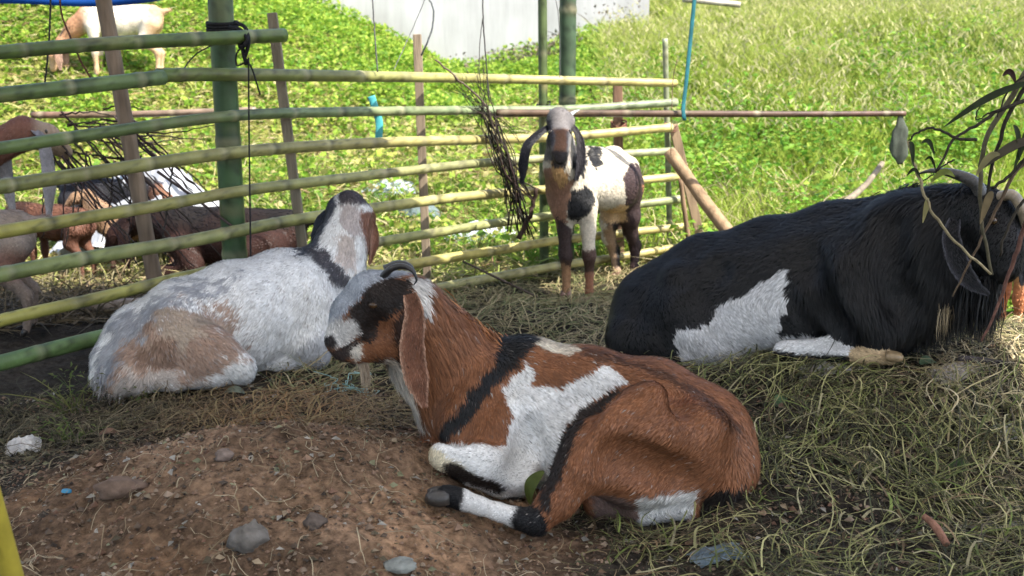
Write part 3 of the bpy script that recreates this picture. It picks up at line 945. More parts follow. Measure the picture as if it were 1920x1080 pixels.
# --- brown, black and white goat lying in front
def brown_goat():
    base = at(1120, 960, 2.85); base[2] = tz(base[0], base[1])
    g = empty("goat", base, "brown goat with white flank lying in front, head turned left", "goat", "goats lying in the pen")
    b = Body(); YX = (0.15, 1, 0)
    # head and neck
    b.pchain([(742, 562, 2.93, 52), (700, 560, 2.93, 50), (664, 592, 2.92, 42), (642, 630, 2.92, 31)], k=.03, squash=(YX, .78), hair=.010, droop=.2, lie=(.5, 0, -.3))
    b.pchain([(760, 600, 2.93, 56), (716, 634, 2.93, 44), (668, 655, 2.92, 23), (646, 656, 2.92, 18)], k=.03, squash=(YX, .75), hair=.010, droop=.2, lie=(.5, 0, -.2))
    b.pchain([(632, 640, 2.915, 23), (640, 654, 2.915, 20)], k=.02, squash=(YX, .85), hair=.005)
    b.pchain([(690, 548, 2.885, 17), (712, 566, 2.88, 15)], k=.03, hair=.008)          # brow
    b.pchain([(770, 590, 2.95, 70), (815, 660, 3.0, 84), (880, 745, 3.03, 104)], k=.05, squash=(YX, .72), hair=.045, droop=.6)
    # trunk
    b.pchain([(905, 775, 3.02, 112), (1000, 790, 2.98, 126), (1110, 806, 2.92, 132), (1215, 822, 2.86, 128), (1290, 838, 2.83, 122)], k=.05, squash=(YX, .80), hair=.017, droop=.5)
    b.pchain([(905, 672, 3.05, 36), (985, 676, 3.02, 34), (1100, 694, 2.95, 30), (1230, 724, 2.88, 34), (1320, 780, 2.84, 40)], k=.07, hair=.02, droop=.2)
    b.pchain([(1238, 742, 2.80, 26), (1272, 748, 2.80, 24)], k=.06)                   # hip bone
    b.pchain([(1320, 830, 2.82, 82), (1345, 880, 2.80, 72)], k=.05)                   # buttock
    # near thigh, shank, hock, cannon
    b.pchain([(1270, 830, 2.72, 92), (1190, 820, 2.66, 88), (1125, 815, 2.62, 58)], k=.045, squash=(YX, .75), hair=.017, droop=.6)
    b.pchain([(1290, 880, 2.72, 74), (1190, 880, 2.66, 66), (1110, 876, 2.61, 50)], k=.05, squash=(YX, .75), hair=.017, droop=.6)
    b.pchain([(1122, 812, 2.62, 52), (1088, 875, 2.59, 44), (1046, 938, 2.575, 33), (1006, 978, 2.57, 25)], k=.03, squash=(YX, .8), hair=.013)
    b.pchain([(1004, 979, 2.57, 25), (972, 972, 2.57, 19), (935, 960, 2.575, 15.5), (898, 948, 2.58, 15.5), (868, 938, 2.585, 19)], k=.02, hair=.006, droop=0)
    b.pchain([(866, 937, 2.585, 20), (850, 931, 2.59, 18), (836, 928, 2.59, 20)], k=.015, hair=.005, droop=0)
    # shoulder, folded fore leg
    b.pchain([(905, 735, 2.93, 62), (895, 800, 2.88, 66), (940, 872, 2.83, 50)], k=.05, squash=(YX, .7), hair=.015, droop=.5)
    b.pchain([(968, 888, 2.80, 44), (900, 868, 2.765, 37), (832, 852, 2.75, 28)], k=.03, hair=.01, droop=.1)
    b.pchain([(830, 856, 2.755, 25), (880, 888, 2.76, 20), (940, 918, 2.78, 19)], k=.012, hair=.007, droop=0)
    b.pchain([(850, 830, 3.05, 40), (815, 842, 2.98, 28)], k=.04, hair=.01)
    b.hollow(1075, 738, .11, .030, .05)                       # flank hollow before the thigh
    b.hollow(1274, 742, .055, .012, .04)                      # pit behind the hip bone
    b.hollow(1222, 742, .030, -.014, .05)                     # hip bone
    b.hollow(1336, 800, .035, -.010, .05)                     # pin bone
    b.groove([(1150, 858), (1210, 880), (1290, 908)], .050, .008, .04)      # fold under the thigh muscle
    b.groove([(1165, 722), (1112, 756), (1082, 795)], .030, .010, .025)     # front edge of the thigh
    b.groove([(960, 700), (905, 745), (850, 812)], .045, .013, .03)         # neck meets shoulder
    b.groove([(990, 800), (985, 850), (975, 885)], .030, .008, .03)         # behind the elbow
    b.hollow(705, 622, .035, .008, .02)                       # under the cheek bone
    b.groove([(640, 662), (660, 655), (682, 648)], .006, .004, .008, 10)    # mouth
    for q in ((1010, 720), (1030, 770), (1042, 815)): b.hollow(q[0], q[1], .05, .006, .03)
    # far hind foot and belly underside
    b.pchain([(1130, 940, 2.74, 38), (1200, 950, 2.70, 34)], k=.04, hair=.01)
    b.pchain([(1200, 962, 2.68, 18), (1290, 956, 2.68, 18)], k=.03, hair=.012)
    b.pchain([(1352, 925, 2.74, 30), (1332, 962, 2.70, 20)], k=.03, hair=.03)
    L = [
        ([(985, 676), (1004, 700), (988, 722), (1050, 730), (1100, 702), (1128, 676), (1176, 716), (1112, 740), (1064, 790), (1040, 850), (1022, 905), (1004, 940), (950, 940), (880, 905), (800, 880), (800, 846), (832, 828), (880, 832), (946, 840), (958, 785), (945, 728)], WHITE, 4, 7),
        ([(1000, 622), (1092, 655), (1062, 668), (1004, 650)], (0.70, 0.62, 0.50), 5, 5),
        ([(905, 612), (1002, 616), (1004, 650), (960, 690), (920, 738), (872, 792), (838, 826), (818, 810), (868, 752), (908, 698), (930, 660)], BLACK, 9, 9),
        ([(1090, 652), (1200, 676), (1300, 722), (1390, 800), (1386, 812), (1290, 736), (1190, 690), (1090, 668)], (0.10, 0.045, 0.025), 12, 6),
        ([(1150, 726), (1168, 730), (1100, 788), (1076, 850), (1046, 910), (1028, 960), (1010, 955), (1024, 900), (1042, 830), (1082, 762)], (0.02, 0.014, 0.012), 9, 6),
        ([(805, 835), (835, 850), (905, 900), (880, 915), (790, 880)], (0.70, 0.62, 0.45), 8, 5),
        ([(832, 868), (850, 866), (950, 918), (930, 935), (840, 900)], (0.03, 0.022, 0.018), 6, 4),  # dark gap along the tucked fore leg, its shadow painted into the coat
        ([(868, 905), (985, 940), (985, 1010), (862, 975)], (0.66, 0.65, 0.63), 5, 4),
        ([(780, 890), (872, 905), (866, 965), (790, 955)], BLACK, 5, 3),
        ([(978, 935), (1008, 950), (1032, 985), (1060, 1020), (955, 1020), (962, 970)], BLACK, 6, 5),
        ([(1200, 930), (1310, 920), (1290, 1000), (1190, 990)], (0.62, 0.60, 0.57), 8, 6),
        ([(1110, 925), (1195, 935), (1190, 1000), (1105, 990)], (0.20, 0.13, 0.11), 8, 6),
        ([(1318, 925), (1400, 905), (1400, 1000), (1310, 1000)], (0.02, 0.016, 0.014), 8, 6),
        ([(1255, 738), (1300, 742), (1310, 756), (1260, 752)], (0.16, 0.06, 0.03), 12, 8),  # shadow in the pit behind the hip bone, put into the coat colour
        # face
        ([(588, 560), (640, 500), (700, 470), (780, 480), (790, 505), (740, 522), (690, 540), (655, 575), (640, 600), (660, 616), (650, 640), (600, 640)], (0.33, 0.355, 0.40), 8, 7),
        ([(652, 580), (690, 534), (745, 518), (775, 536), (752, 575), (712, 600), (690, 640), (672, 640), (655, 610)], (0.022, 0.016, 0.014), 8, 9),
        ([(596, 606), (628, 596), (660, 598), (672, 624), (650, 640), (632, 652), (600, 640)], (0.60, 0.58, 0.56), 8, 6),
        ([(600, 630), (624, 627), (634, 646), (620, 654), (600, 652)], (0.03, 0.024, 0.024), 4, 3),
        ([(612, 662), (636, 652), (650, 640), (668, 634), (676, 650), (658, 672), (630, 684), (610, 680)], (0.04, 0.03, 0.028), 5, 4),
        ([(656, 652), (678, 640), (680, 668), (664, 684)], (0.60, 0.55, 0.48), 5, 4),
        ([(762, 520), (796, 520), (806, 590), (792, 592), (775, 556)], (0.66, 0.63, 0.60), 5, 4),
        ([(738, 600), (764, 560), (776, 600), (772, 700), (740, 700), (690, 690), (700, 672), (738, 668)], (0.05, 0.026, 0.018), 12, 7),
        ([(690, 690), (730, 672), (760, 690), (790, 770), (806, 810), (776, 790), (740, 740)], (0.62, 0.56, 0.48), 7, 5),
    ]
    coat = patches(BROWN, L, seed=4, rw=.75, ew=.22)
    V, F = grow(g, b, coat, 0.0078, 95000, 0.0016, 5, lift=.24, tint=.36)
    def P(x, y, Y): return at(x, y, Y)
    ear(g, [P(768, 552, 2.865), P(776, 590, 2.845), P(772, 650, 2.835), P(780, 705, 2.84), P(794, 757, 2.845)], [0.018, 0.028, 0.034, 0.031, 0.007], (0.20, 0.090, 0.055), (0.25, -1, 0), (0.42, 0.25, 0.17), cup=.5)
    ear(g, [P(752, 556, 3.01), P(744, 600, 3.04), P(742, 650, 3.05), P(748, 700, 3.05)], [0.018, 0.034, 0.036, 0.008], (0.08, 0.04, 0.03), (0.1, 1, 0))
    horn(g, [P(716, 522, 2.91), P(732, 505, 2.895), P(752, 499, 2.89), P(772, 506, 2.88), P(781, 524, 2.875), P(776, 534, 2.875)], [0.014, 0.013, 0.012, 0.010, 0.006, 0.002], (0.028, 0.026, 0.026))
    horn(g, [P(722, 505, 2.97), P(748, 494, 2.985), P(770, 500, 2.99), P(778, 514, 2.99)], [0.016, 0.014, 0.010, 0.003], (0.03, 0.028, 0.028))
    ball("eye", g, P(700, 572, 2.862), 0.013, (0.05, 0.025, 0.01), M_EYE, (1, .7, .75))
    ball("nostril", g, P(624, 641, 2.893), 0.006, (0.01, 0.008, 0.008), M_COAT, (1, .6, .6))
    hair_tuft(g, "beard", [P(676, 672, 2.92), P(684, 674, 2.92)], (0.12, 0, -1), 0.066, [(0.52, 0.42, 0.31), (0.42, 0.33, 0.25)], 0.0010, 2, 420, .14, .005)
    hair_tuft(g, "mane", [P(795, 546, 2.96), P(850, 585, 2.98), P(900, 622, 3.0), P(935, 640, 3.03)], (0.62, -0.1, -0.75), 0.06, [BROWN, (0.42, 0.18, 0.07), (0.2, 0.08, 0.035)], 0.0016, 4, 1500, .3)
    hoof(g, P(844, 931, 2.585), P(800, 930, 2.59), 0.033, (0.045, 0.04, 0.036))
    hoof(g, P(935, 918, 2.785), P(975, 936, 2.79), 0.024)
    return g
brown_goat()

# --- white goat with brown haunch, facing away
def white_goat():
    base = at(400, 715, 3.95); base[2] = tz(base[0], base[1])
    g = empty("goat", base, "white goat with brown haunch lying by the fence, facing away", "goat", "goats lying in the pen")
    b = Body(); AX = (-0.55, 0.83, 0); AC = (0.83, 0.55, 0)
    b.pchain([(612, 545, 4.36, 74), (540, 575, 4.22, 92), (440, 602, 4.06, 98), (350, 628, 3.93, 90), (285, 655, 3.86, 76)], k=.06, squash=(AX, .85), hair=.022, droop=.55)
    b.pchain([(605, 495, 4.40, 34), (520, 510, 4.28, 30), (430, 532, 4.12, 28), (330, 566, 3.98, 28), (250, 615, 3.88, 30), (205, 668, 3.80, 26)], k=.07, hair=.026, droop=.2)
    b.pchain([(250, 660, 3.83, 55), (215, 690, 3.78, 34), (196, 708, 3.76, 18)], k=.05, hair=.03)
    b.pchain([(330, 640, 3.80, 66), (390, 668, 3.74, 52), (450, 690, 3.74, 30)], k=.05, squash=(AX, .8), hair=.02, droop=.6)
    b.pchain([(300, 672, 3.76, 52), (250, 700, 3.70, 36), (225, 716, 3.69, 22)], k=.05, hair=.025)
    b.pchain([(260, 706, 3.68, 24), (330, 712, 3.68, 20), (400, 706, 3.70, 17)], k=.03, hair=.014)
    b.pchain([(582, 570, 4.20, 52), (578, 640, 4.14, 40), (590, 668, 4.14, 26)], k=.05, hair=.018, droop=.6)
    b.pchain([(590, 668, 4.13, 24), (545, 676, 4.10, 20), (500, 684, 4.06, 18)], k=.02, hair=.01)
    b.pchain([(655, 420, 4.50, 42), (640, 460, 4.46, 46), (622, 520, 4.40, 62)], k=.05, squash=(AX, .9), hair=.02, droop=.5)
    b.pchain([(650, 404, 4.52, 38), (668, 412, 4.60, 33), (684, 440, 4.70, 22), (690, 460, 4.74, 17)], k=.03, hair=.009, lie=(-.3, -.4, -.3))
    b.pchain([(636, 388, 4.50, 17), (656, 380, 4.50, 18), (674, 392, 4.52, 15)], k=.04, hair=.012)
    W2 = (0.82, 0.81, 0.79)
    L = [
        ([(180, 700), (215, 640), (255, 600), (330, 575), (440, 565), (440, 640), (445, 680), (400, 700), (350, 712), (270, 730), (180, 735)], (0.38, 0.255, 0.19), 30, 30),
        ([(300, 590), (360, 580), (420, 600), (400, 640), (330, 650), (290, 640)], (0.44, 0.35, 0.27), 26, 30),
        ([(280, 640), (330, 650), (320, 700), (260, 690)], (0.22, 0.14, 0.10), 24, 24),
        ([(170, 720), (180, 660), (225, 600), (290, 558), (380, 530), (440, 525), (440, 545), (350, 560), (280, 600), (240, 650), (220, 700)], (0.36, 0.365, 0.39), 18, 22),
        ([(230, 690), (330, 700), (390, 712), (390, 740), (220, 740)], (0.50, 0.43, 0.38), 20, 24),
        ([(420, 690), (480, 672), (540, 690), (500, 730), (420, 730)], (0.70, 0.70, 0.68), 10, 6),
        ([(580, 365), (620, 358), (632, 378), (614, 412), (600, 446), (584, 482), (560, 480)], (0.05, 0.055, 0.07), 9, 8),
        ([(575, 466), (610, 462), (655, 515), (662, 540), (630, 540), (598, 500)], (0.06, 0.055, 0.06), 8, 6),
        ([(628, 350), (690, 350), (690, 385), (660, 378), (636, 384)], (0.06, 0.05, 0.055), 6, 5),
        ([(636, 384), (666, 378), (682, 400), (690, 430), (664, 440), (640, 420)], (0.46, 0.40, 0.38), 8, 8),
        ([(676, 395), (720, 395), (720, 500), (690, 490), (682, 440)], (0.24, 0.11, 0.07), 6, 4),
        ([(640, 430), (662, 440), (664, 520), (630, 480)], (0.55, 0.47, 0.42), 9, 7),
        ([(545, 690), (560, 640), (600, 620), (625, 640), (620, 690)], (0.52, 0.52, 0.53), 9, 6),
    ]
    coat = patches(W2, L, seed=14, mottle=.04, rw=.8, ew=.30)
    grow(g, b, coat, 0.009, 70000, 0.0021, 15, lift=.28, spread=.4, tint=.16, clump=.10)
    def P(x, y, Y): return at(x, y, Y)
    ear(g, [P(680, 398, 4.53), P(694, 420, 4.52), P(699, 455, 4.52), P(693, 492, 4.53)], [0.014, 0.032, 0.034, 0.008], (0.26, 0.12, 0.075), (0.9, -.4, 0), (0.32, 0.18, 0.12))
    ear(g, [P(622, 392, 4.52), P(606, 412, 4.50), P(598, 440, 4.49), P(588, 470, 4.50)], [0.014, 0.030, 0.032, 0.008], (0.04, 0.045, 0.06), (-0.6, -.8, 0))
    horn(g, [P(646, 380, 4.54), P(640, 370, 4.51), P(632, 374, 4.48)], [0.013, 0.010, 0.003], (0.05, 0.05, 0.05))
    horn(g, [P(668, 384, 4.55), P(668, 372, 4.53), P(662, 374, 4.50)], [0.013, 0.010, 0.003], (0.05, 0.05, 0.05))
    hair_tuft(g, "rump_hair", [P(205, 660, 3.78), P(192, 700, 3.74), P(230, 722, 3.68)], (-0.3, -.3, -1), 0.06, [(0.35, 0.32, 0.32), (0.5, 0.46, 0.42), (0.2, 0.15, 0.13)], 0.0018, 3, 900, .4)
    hair_tuft(g, "tail", [P(200, 690, 3.72), P(194, 704, 3.70)], (-.2, -.2, -1), 0.05, [(0.5, 0.5, 0.52), (0.3, 0.3, 0.33)], 0.0018, 8, 300, .3)
    hoof(g, P(400, 706, 3.70), P(428, 702, 3.71), 0.022)
    return g
white_goat()

# --- big black buck
def black_goat():
    base = at(1450, 680, 3.6); base[2] = tz(base[0], base[1])
    g = empty("goat", base, "big horned black goat with white belly patch lying on the straw mound", "goat", "goats lying in the pen")
    b = Body(); AX = (0.4, 0.92, 0)
    sh = lambda x: x
    pc = b.pchain
    b.pchain = lambda pts, **kw: pc([(sh(x), y, Y, r) for x, y, Y, r in pts], **kw)
    b.pchain([(1600, 520, 3.55, 122), (1500, 548, 3.66, 120), (1400, 565, 3.76, 114), (1300, 585, 3.86, 104), (1235, 602, 3.92, 90)], k=.06, squash=(AX, .82), hair=.026, droop=.5)
    b.pchain([(1680, 395, 3.52, 34), (1560, 424, 3.66, 34), (1440, 452, 3.78, 34), (1320, 486, 3.90, 36), (1210, 545, 3.97, 34)], k=.08, hair=.03, droop=.2)
    b.pchain([(1220, 610, 3.88, 80), (1190, 632, 3.84, 54)], k=.06, hair=.022)
    b.pchain([(1290, 600, 3.74, 74), (1330, 636, 3.66, 52), (1380, 660, 3.62, 30)], k=.05, squash=(AX, .8), hair=.02)
    b.pchain([(1230, 645, 3.76, 44), (1280, 668, 3.70, 26), (1360, 678, 3.66, 20)], k=.05, hair=.02)
    b.pchain([(1400, 600, 3.64, 60), (1480, 600, 3.56, 58)], k=.06, hair=.016, droop=.6)
    b.pchain([(1590, 540, 3.42, 84), (1620, 590, 3.36, 62), (1640, 622, 3.34, 40)], k=.05, squash=(AX, .8), hair=.04, droop=.8)
    b.pchain([(1640, 636, 3.36, 30), (1560, 655, 3.38, 22), (1470, 658, 3.42, 20)], k=.03, hair=.012, droop=.1)
    b.pchain([(1560, 660, 3.34, 16), (1620, 668, 3.30, 16), (1668, 672, 3.28, 14)], k=.02, hair=.008, droop=0)
    b.pchain([(1780, 425, 3.33, 78), (1720, 465, 3.40, 100), (1660, 520, 3.46, 116)], k=.06, squash=(AX, .85), hair=.055, droop=.9)
    b.pchain([(1760, 520, 3.34, 62), (1740, 560, 3.36, 52), (1700, 590, 3.38, 50)], k=.06, hair=.065, droop=1.3)
    HX = (0.55, 0.83, 0)
    b.pchain([(1822, 396, 3.27, 52), (1858, 410, 3.20, 45), (1880, 455, 3.15, 35), (1888, 498, 3.13, 27)], k=.03, squash=(HX, .82), hair=.014, droop=.3, lie=(-.4, 0, -.4))
    b.pchain([(1822, 448, 3.27, 42), (1856, 490, 3.20, 27), (1876, 512, 3.15, 18)], k=.025, squash=(HX, .8), hair=.018, droop=.5)
    b.pchain([(1820, 376, 3.25, 24), (1850, 380, 3.22, 22)], k=.04, hair=.02)
    b.groove([(1672, 400), (1668, 470), (1690, 560)], .06, .014, .04)
    b.groove([(1512, 470), (1520, 560), (1560, 620)], .06, .010, .04)
    b.hollow(1340, 500, .06, .014, .04)
    b.hollow(1270, 520, .04, -.012, .05)
    L = [
        ([(1478, 500), (1480, 560), (1462, 605), (1450, 648), (1420, 668), (1380, 672), (1330, 690), (1290, 690), (1262, 640), (1262, 614), (1330, 610), (1345, 572), (1400, 550), (1440, 520)], (0.60, 0.60, 0.61), 5, 9),
        ([(1440, 632), (1500, 628), (1560, 630), (1600, 645), (1600, 665), (1520, 665), (1440, 660)], (0.62, 0.62, 0.62), 6, 5),
        ([(1595, 645), (1680, 648), (1690, 690), (1590, 690)], (0.46, 0.34, 0.20), 6, 4),
    ]
    coat = patches(BLACK, L, seed=24, mottle=.1)
    grow(g, b, coat, 0.009, 85000, 0.0022, 25, lift=.20, spread=.22, tint=.32)
    def P(x, y, Y): return at(sh(x), y, Y)
    horn(g, [P(1842, 366, 3.20), P(1826, 342, 3.21), P(1790, 326, 3.24), P(1750, 320, 3.28), P(1720, 326, 3.31)], [0.026, 0.025, 0.019, 0.010, 0.003], (0.060, 0.057, 0.055))
    horn(g, [P(1876, 368, 3.17), P(1898, 366, 3.14), P(1914, 388, 3.13), P(1920, 425, 3.14), P(1914, 455, 3.17)], [0.021, 0.021, 0.018, 0.011, 0.003], (0.26, 0.21, 0.15))  # far horn painted lighter, sunlight put into its colour
    ear(g, [P(1790, 412, 3.19), P(1784, 450, 3.16), P(1800, 500, 3.14), P(1824, 532, 3.13), P(1848, 548, 3.12)], [0.016, 0.025, 0.029, 0.022, 0.005], (0.018, 0.018, 0.021), (-0.5, -1, 0.2), (0.07, 0.07, 0.085), cup=.55)
    ear(g, [P(1868, 410, 3.20), P(1896, 440, 3.22), P(1912, 490, 3.24), P(1916, 530, 3.24)], [0.016, 0.032, 0.034, 0.006], (0.02, 0.02, 0.022), (0.6, -.8, 0))
    ball("eye", g, P(1862, 414, 3.125), 0.012, (0.035, 0.02, 0.008), M_EYE)
    hair_tuft(g, "beard", [P(1800, 520, 3.26), P(1840, 528, 3.20), P(1866, 526, 3.15)], (0, -.05, -1), 0.15, [BLACK, (0.02, 0.02, 0.022), (0.03, 0.028, 0.026)], 0.0020, 5, 2200, .16)
    hair_tuft(g, "neck_fringe", [P(1700, 575, 3.36), P(1740, 565, 3.32), P(1790, 545, 3.30)], (0.05, -.05, -1), 0.13, [BLACK, (0.02, 0.02, 0.022)], 0.0020, 6, 2400, .2)
    hair_tuft(g, "beard_tip", [P(1768, 572, 3.25), P(1774, 574, 3.245)], (0.03, 0, -1), 0.085, [(0.36, 0.28, 0.17), (0.42, 0.34, 0.23), (0.2, 0.15, 0.1)], 0.0012, 7, 110, .22)
    hair_tuft(g, "mane", [P(1725, 350, 3.45), P(1690, 366, 3.50), P(1640, 384, 3.55), P(1570, 404, 3.64)], (-.75, .0, -.5), 0.055, [BLACK, (0.03, 0.03, 0.03)], 0.0018, 9, 2000, .4)
    hoof(g, P(1660, 667, 3.26), P(1692, 670, 3.25), 0.024, (0.25, 0.18, 0.10))
    return g
black_goat()

# --- young piebald goat standing at the fence
def standing_goat():
    base = at(1085, 552, 5.5); base[2] = tz(base[0], base[1])
    g = empty("goat", base, "young white, black and brown goat standing at the fence facing us", "goat")
    b = Body(); FX = (1, -.35, 0); HX = (1, 0, 0)
    b.pchain([(1092, 340, 5.52, 43), (1120, 340, 5.66, 47), (1150, 344, 5.80, 50), (1168, 348, 5.92, 43)], k=.05, squash=(FX, .9), hair=.014, droop=.5)
    b.pchain([(1100, 286, 5.58, 12), (1150, 292, 5.78, 12), (1180, 308, 5.95, 14)], k=.06)
    b.pchain([(1066, 352, 5.42, 37), (1070, 380, 5.42, 35), (1078, 386, 5.50, 30)], k=.05, hair=.016)
    b.pchain([(1050, 262, 5.30, 25), (1056, 310, 5.36, 34), (1068, 350, 5.44, 44)], k=.04, hair=.018, droop=.6)
    b.pchain([(1049, 232, 5.27, 23), (1050, 262, 5.19, 20.5), (1050, 284, 5.14, 16), (1050, 297, 5.12, 13)], k=.025, squash=(HX, .95), hair=.006)
    b.pchain([(1048, 222, 5.28, 22), (1062, 226, 5.29, 16)], k=.03, hair=.008)
    # fore legs
    for x, xk, xf, Y, yf in ((1056, 1060, 1062, 5.40, 552), (1100, 1104, 1105, 5.40, 560)):
        b.pchain([(x, 385, Y, 22), (xk - 1, 432, Y, 13.5), (xk, 474, Y - .02, 11.5), (xk + 1, 482, Y - .02, 11.5), (xf, 515, Y, 7.5), (xf, yf - 6, Y, 9)], k=.02, hair=.008, droop=.2)
    # hind legs
    b.pchain([(1172, 366, 5.92, 30), (1180, 405, 5.93, 20), (1182, 436, 5.97, 13), (1191, 460, 6.0, 10.5), (1190, 500, 5.95, 7.5), (1190, 520, 5.94, 9)], k=.025, hair=.010, droop=.4)
    b.pchain([(1150, 378, 5.95, 28), (1142, 415, 5.92, 17), (1141, 446, 5.96, 11.5), (1152, 470, 6.0, 9.5), (1156, 508, 5.96, 7.5), (1156, 527, 5.95, 9)], k=.025, hair=.010, droop=.4)
    b.pchain([(1194, 330, 6.0, 9), (1200, 356, 6.02, 7)], k=.02, hair=.02)
    C2 = (0.54, 0.48, 0.385)
    L = [
        ([(1000, 330), (1050, 300), (1072, 340), (1060, 420), (1040, 440), (1000, 420)], (0.24, 0.13, 0.085), 8, 7),
        ([(1034, 300), (1056, 296), (1066, 340), (1050, 352), (1036, 330)], (0.45, 0.27, 0.12), 6, 5),
        ([(1066, 240), (1088, 255), (1100, 300), (1092, 330), (1076, 318), (1066, 290)], BLACK, 5, 5),
        ([(1072, 350), (1098, 345), (1114, 362), (1106, 395), (1086, 412), (1066, 408), (1062, 380)], BLACK, 4, 6),
        ([(1100, 270), (1124, 280), (1132, 308), (1116, 320), (1100, 298)], BLACK, 4, 5),
        ([(1168, 330), (1184, 306), (1215, 320), (1215, 530), (1180, 530), (1172, 440), (1140, 430), (1120, 410), (1168, 402), (1172, 365)], (0.045, 0.028, 0.028), 5, 6),
        ([(1204, 345), (1220, 345), (1220, 440), (1206, 420)], (0.26, 0.12, 0.06), 4, 3),
        ([(1135, 410), (1160, 430), (1172, 540), (1130, 540)], (0.30, 0.20, 0.13), 6, 6),
        ([(1148, 415), (1165, 420), (1172, 500), (1158, 500)], BLACK, 4, 4),
        ([(1040, 405), (1078, 425), (1080, 500), (1045, 500)], (0.035, 0.022, 0.02), 6, 6),
        ([(1045, 495), (1080, 495), (1080, 560), (1045, 560)], (0.30, 0.17, 0.09), 7, 5),
        ([(1085, 468), (1122, 468), (1122, 515), (1085, 515)], (0.07, 0.04, 0.03), 7, 6),
        ([(1085, 510), (1122, 510), (1122, 560), (1085, 560)], (0.26, 0.12, 0.07), 6, 5),
        ([(1122, 395), (1175, 385), (1175, 410), (1125, 418)], (0.55, 0.36, 0.18), 6, 5),
        # head
        ([(1020, 200), (1080, 200), (1080, 300), (1020, 300)], (0.135, 0.125, 0.125), 4, 3),
        ([(1036, 240), (1062, 240), (1060, 290), (1038, 290)], (0.145, 0.075, 0.045), 5, 4),
        ([(1066, 250), (1078, 250), (1072, 306), (1060, 302)], (0.58, 0.52, 0.46), 4, 3),
        ([(1036, 284), (1064, 284), (1064, 312), (1036, 312)], (0.03, 0.025, 0.025), 4, 3),
        ([(1018, 225), (1034, 225), (1036, 275), (1018, 270)], (0.05, 0.045, 0.05), 4, 3),
    ]
    coat = patches(C2, L, seed=34, scale=16)
    grow(g, b, coat, 0.0085, 34000, 0.0026, 35, lift=.2)
    def P(x, y, Y): return at(x, y, Y)
    ear(g, [P(1030, 238, 5.25), P(1008, 254, 5.23), P(990, 274, 5.22), P(983, 302, 5.22), P(979, 342, 5.24)], [0.013, 0.020, 0.025, 0.025, 0.007], (0.018, 0.018, 0.024), (-0.4, -1, 0.5))
    ear(g, [P(1074, 236, 5.27), P(1086, 262, 5.26), P(1088, 300, 5.27), P(1080, 336, 5.28)], [0.012, 0.022, 0.026, 0.008], (0.025, 0.022, 0.027), (0.5, -.8, 0))
    horn(g, [P(1064, 222, 5.29), P(1074, 212, 5.31), P(1086, 206, 5.34)], [0.014, 0.011, 0.003], (0.30, 0.33, 0.35))
    horn(g, [P(1040, 218, 5.29), P(1036, 208, 5.31), P(1030, 205, 5.34)], [0.014, 0.011, 0.003], (0.25, 0.27, 0.29))
    ball("eye", g, P(1032, 248, 5.19), 0.012, (0.02, 0.015, 0.01), M_EYE)
    ball("eye", g, P(1068, 248, 5.19), 0.012, (0.02, 0.015, 0.01), M_EYE)
    for x, Y, y in ((1062, 5.40, 546), (1105, 5.40, 554), (1190, 5.94, 516), (1156, 5.95, 524)):
        a = P(x, y, Y); c = a.copy(); z = tz(a[0], a[1])
        hoof(g, a, (a[0] - .01, a[1] - .03, z + 0.012), 0.030, (0.14, 0.07, 0.05))
    return g
standing_goat()

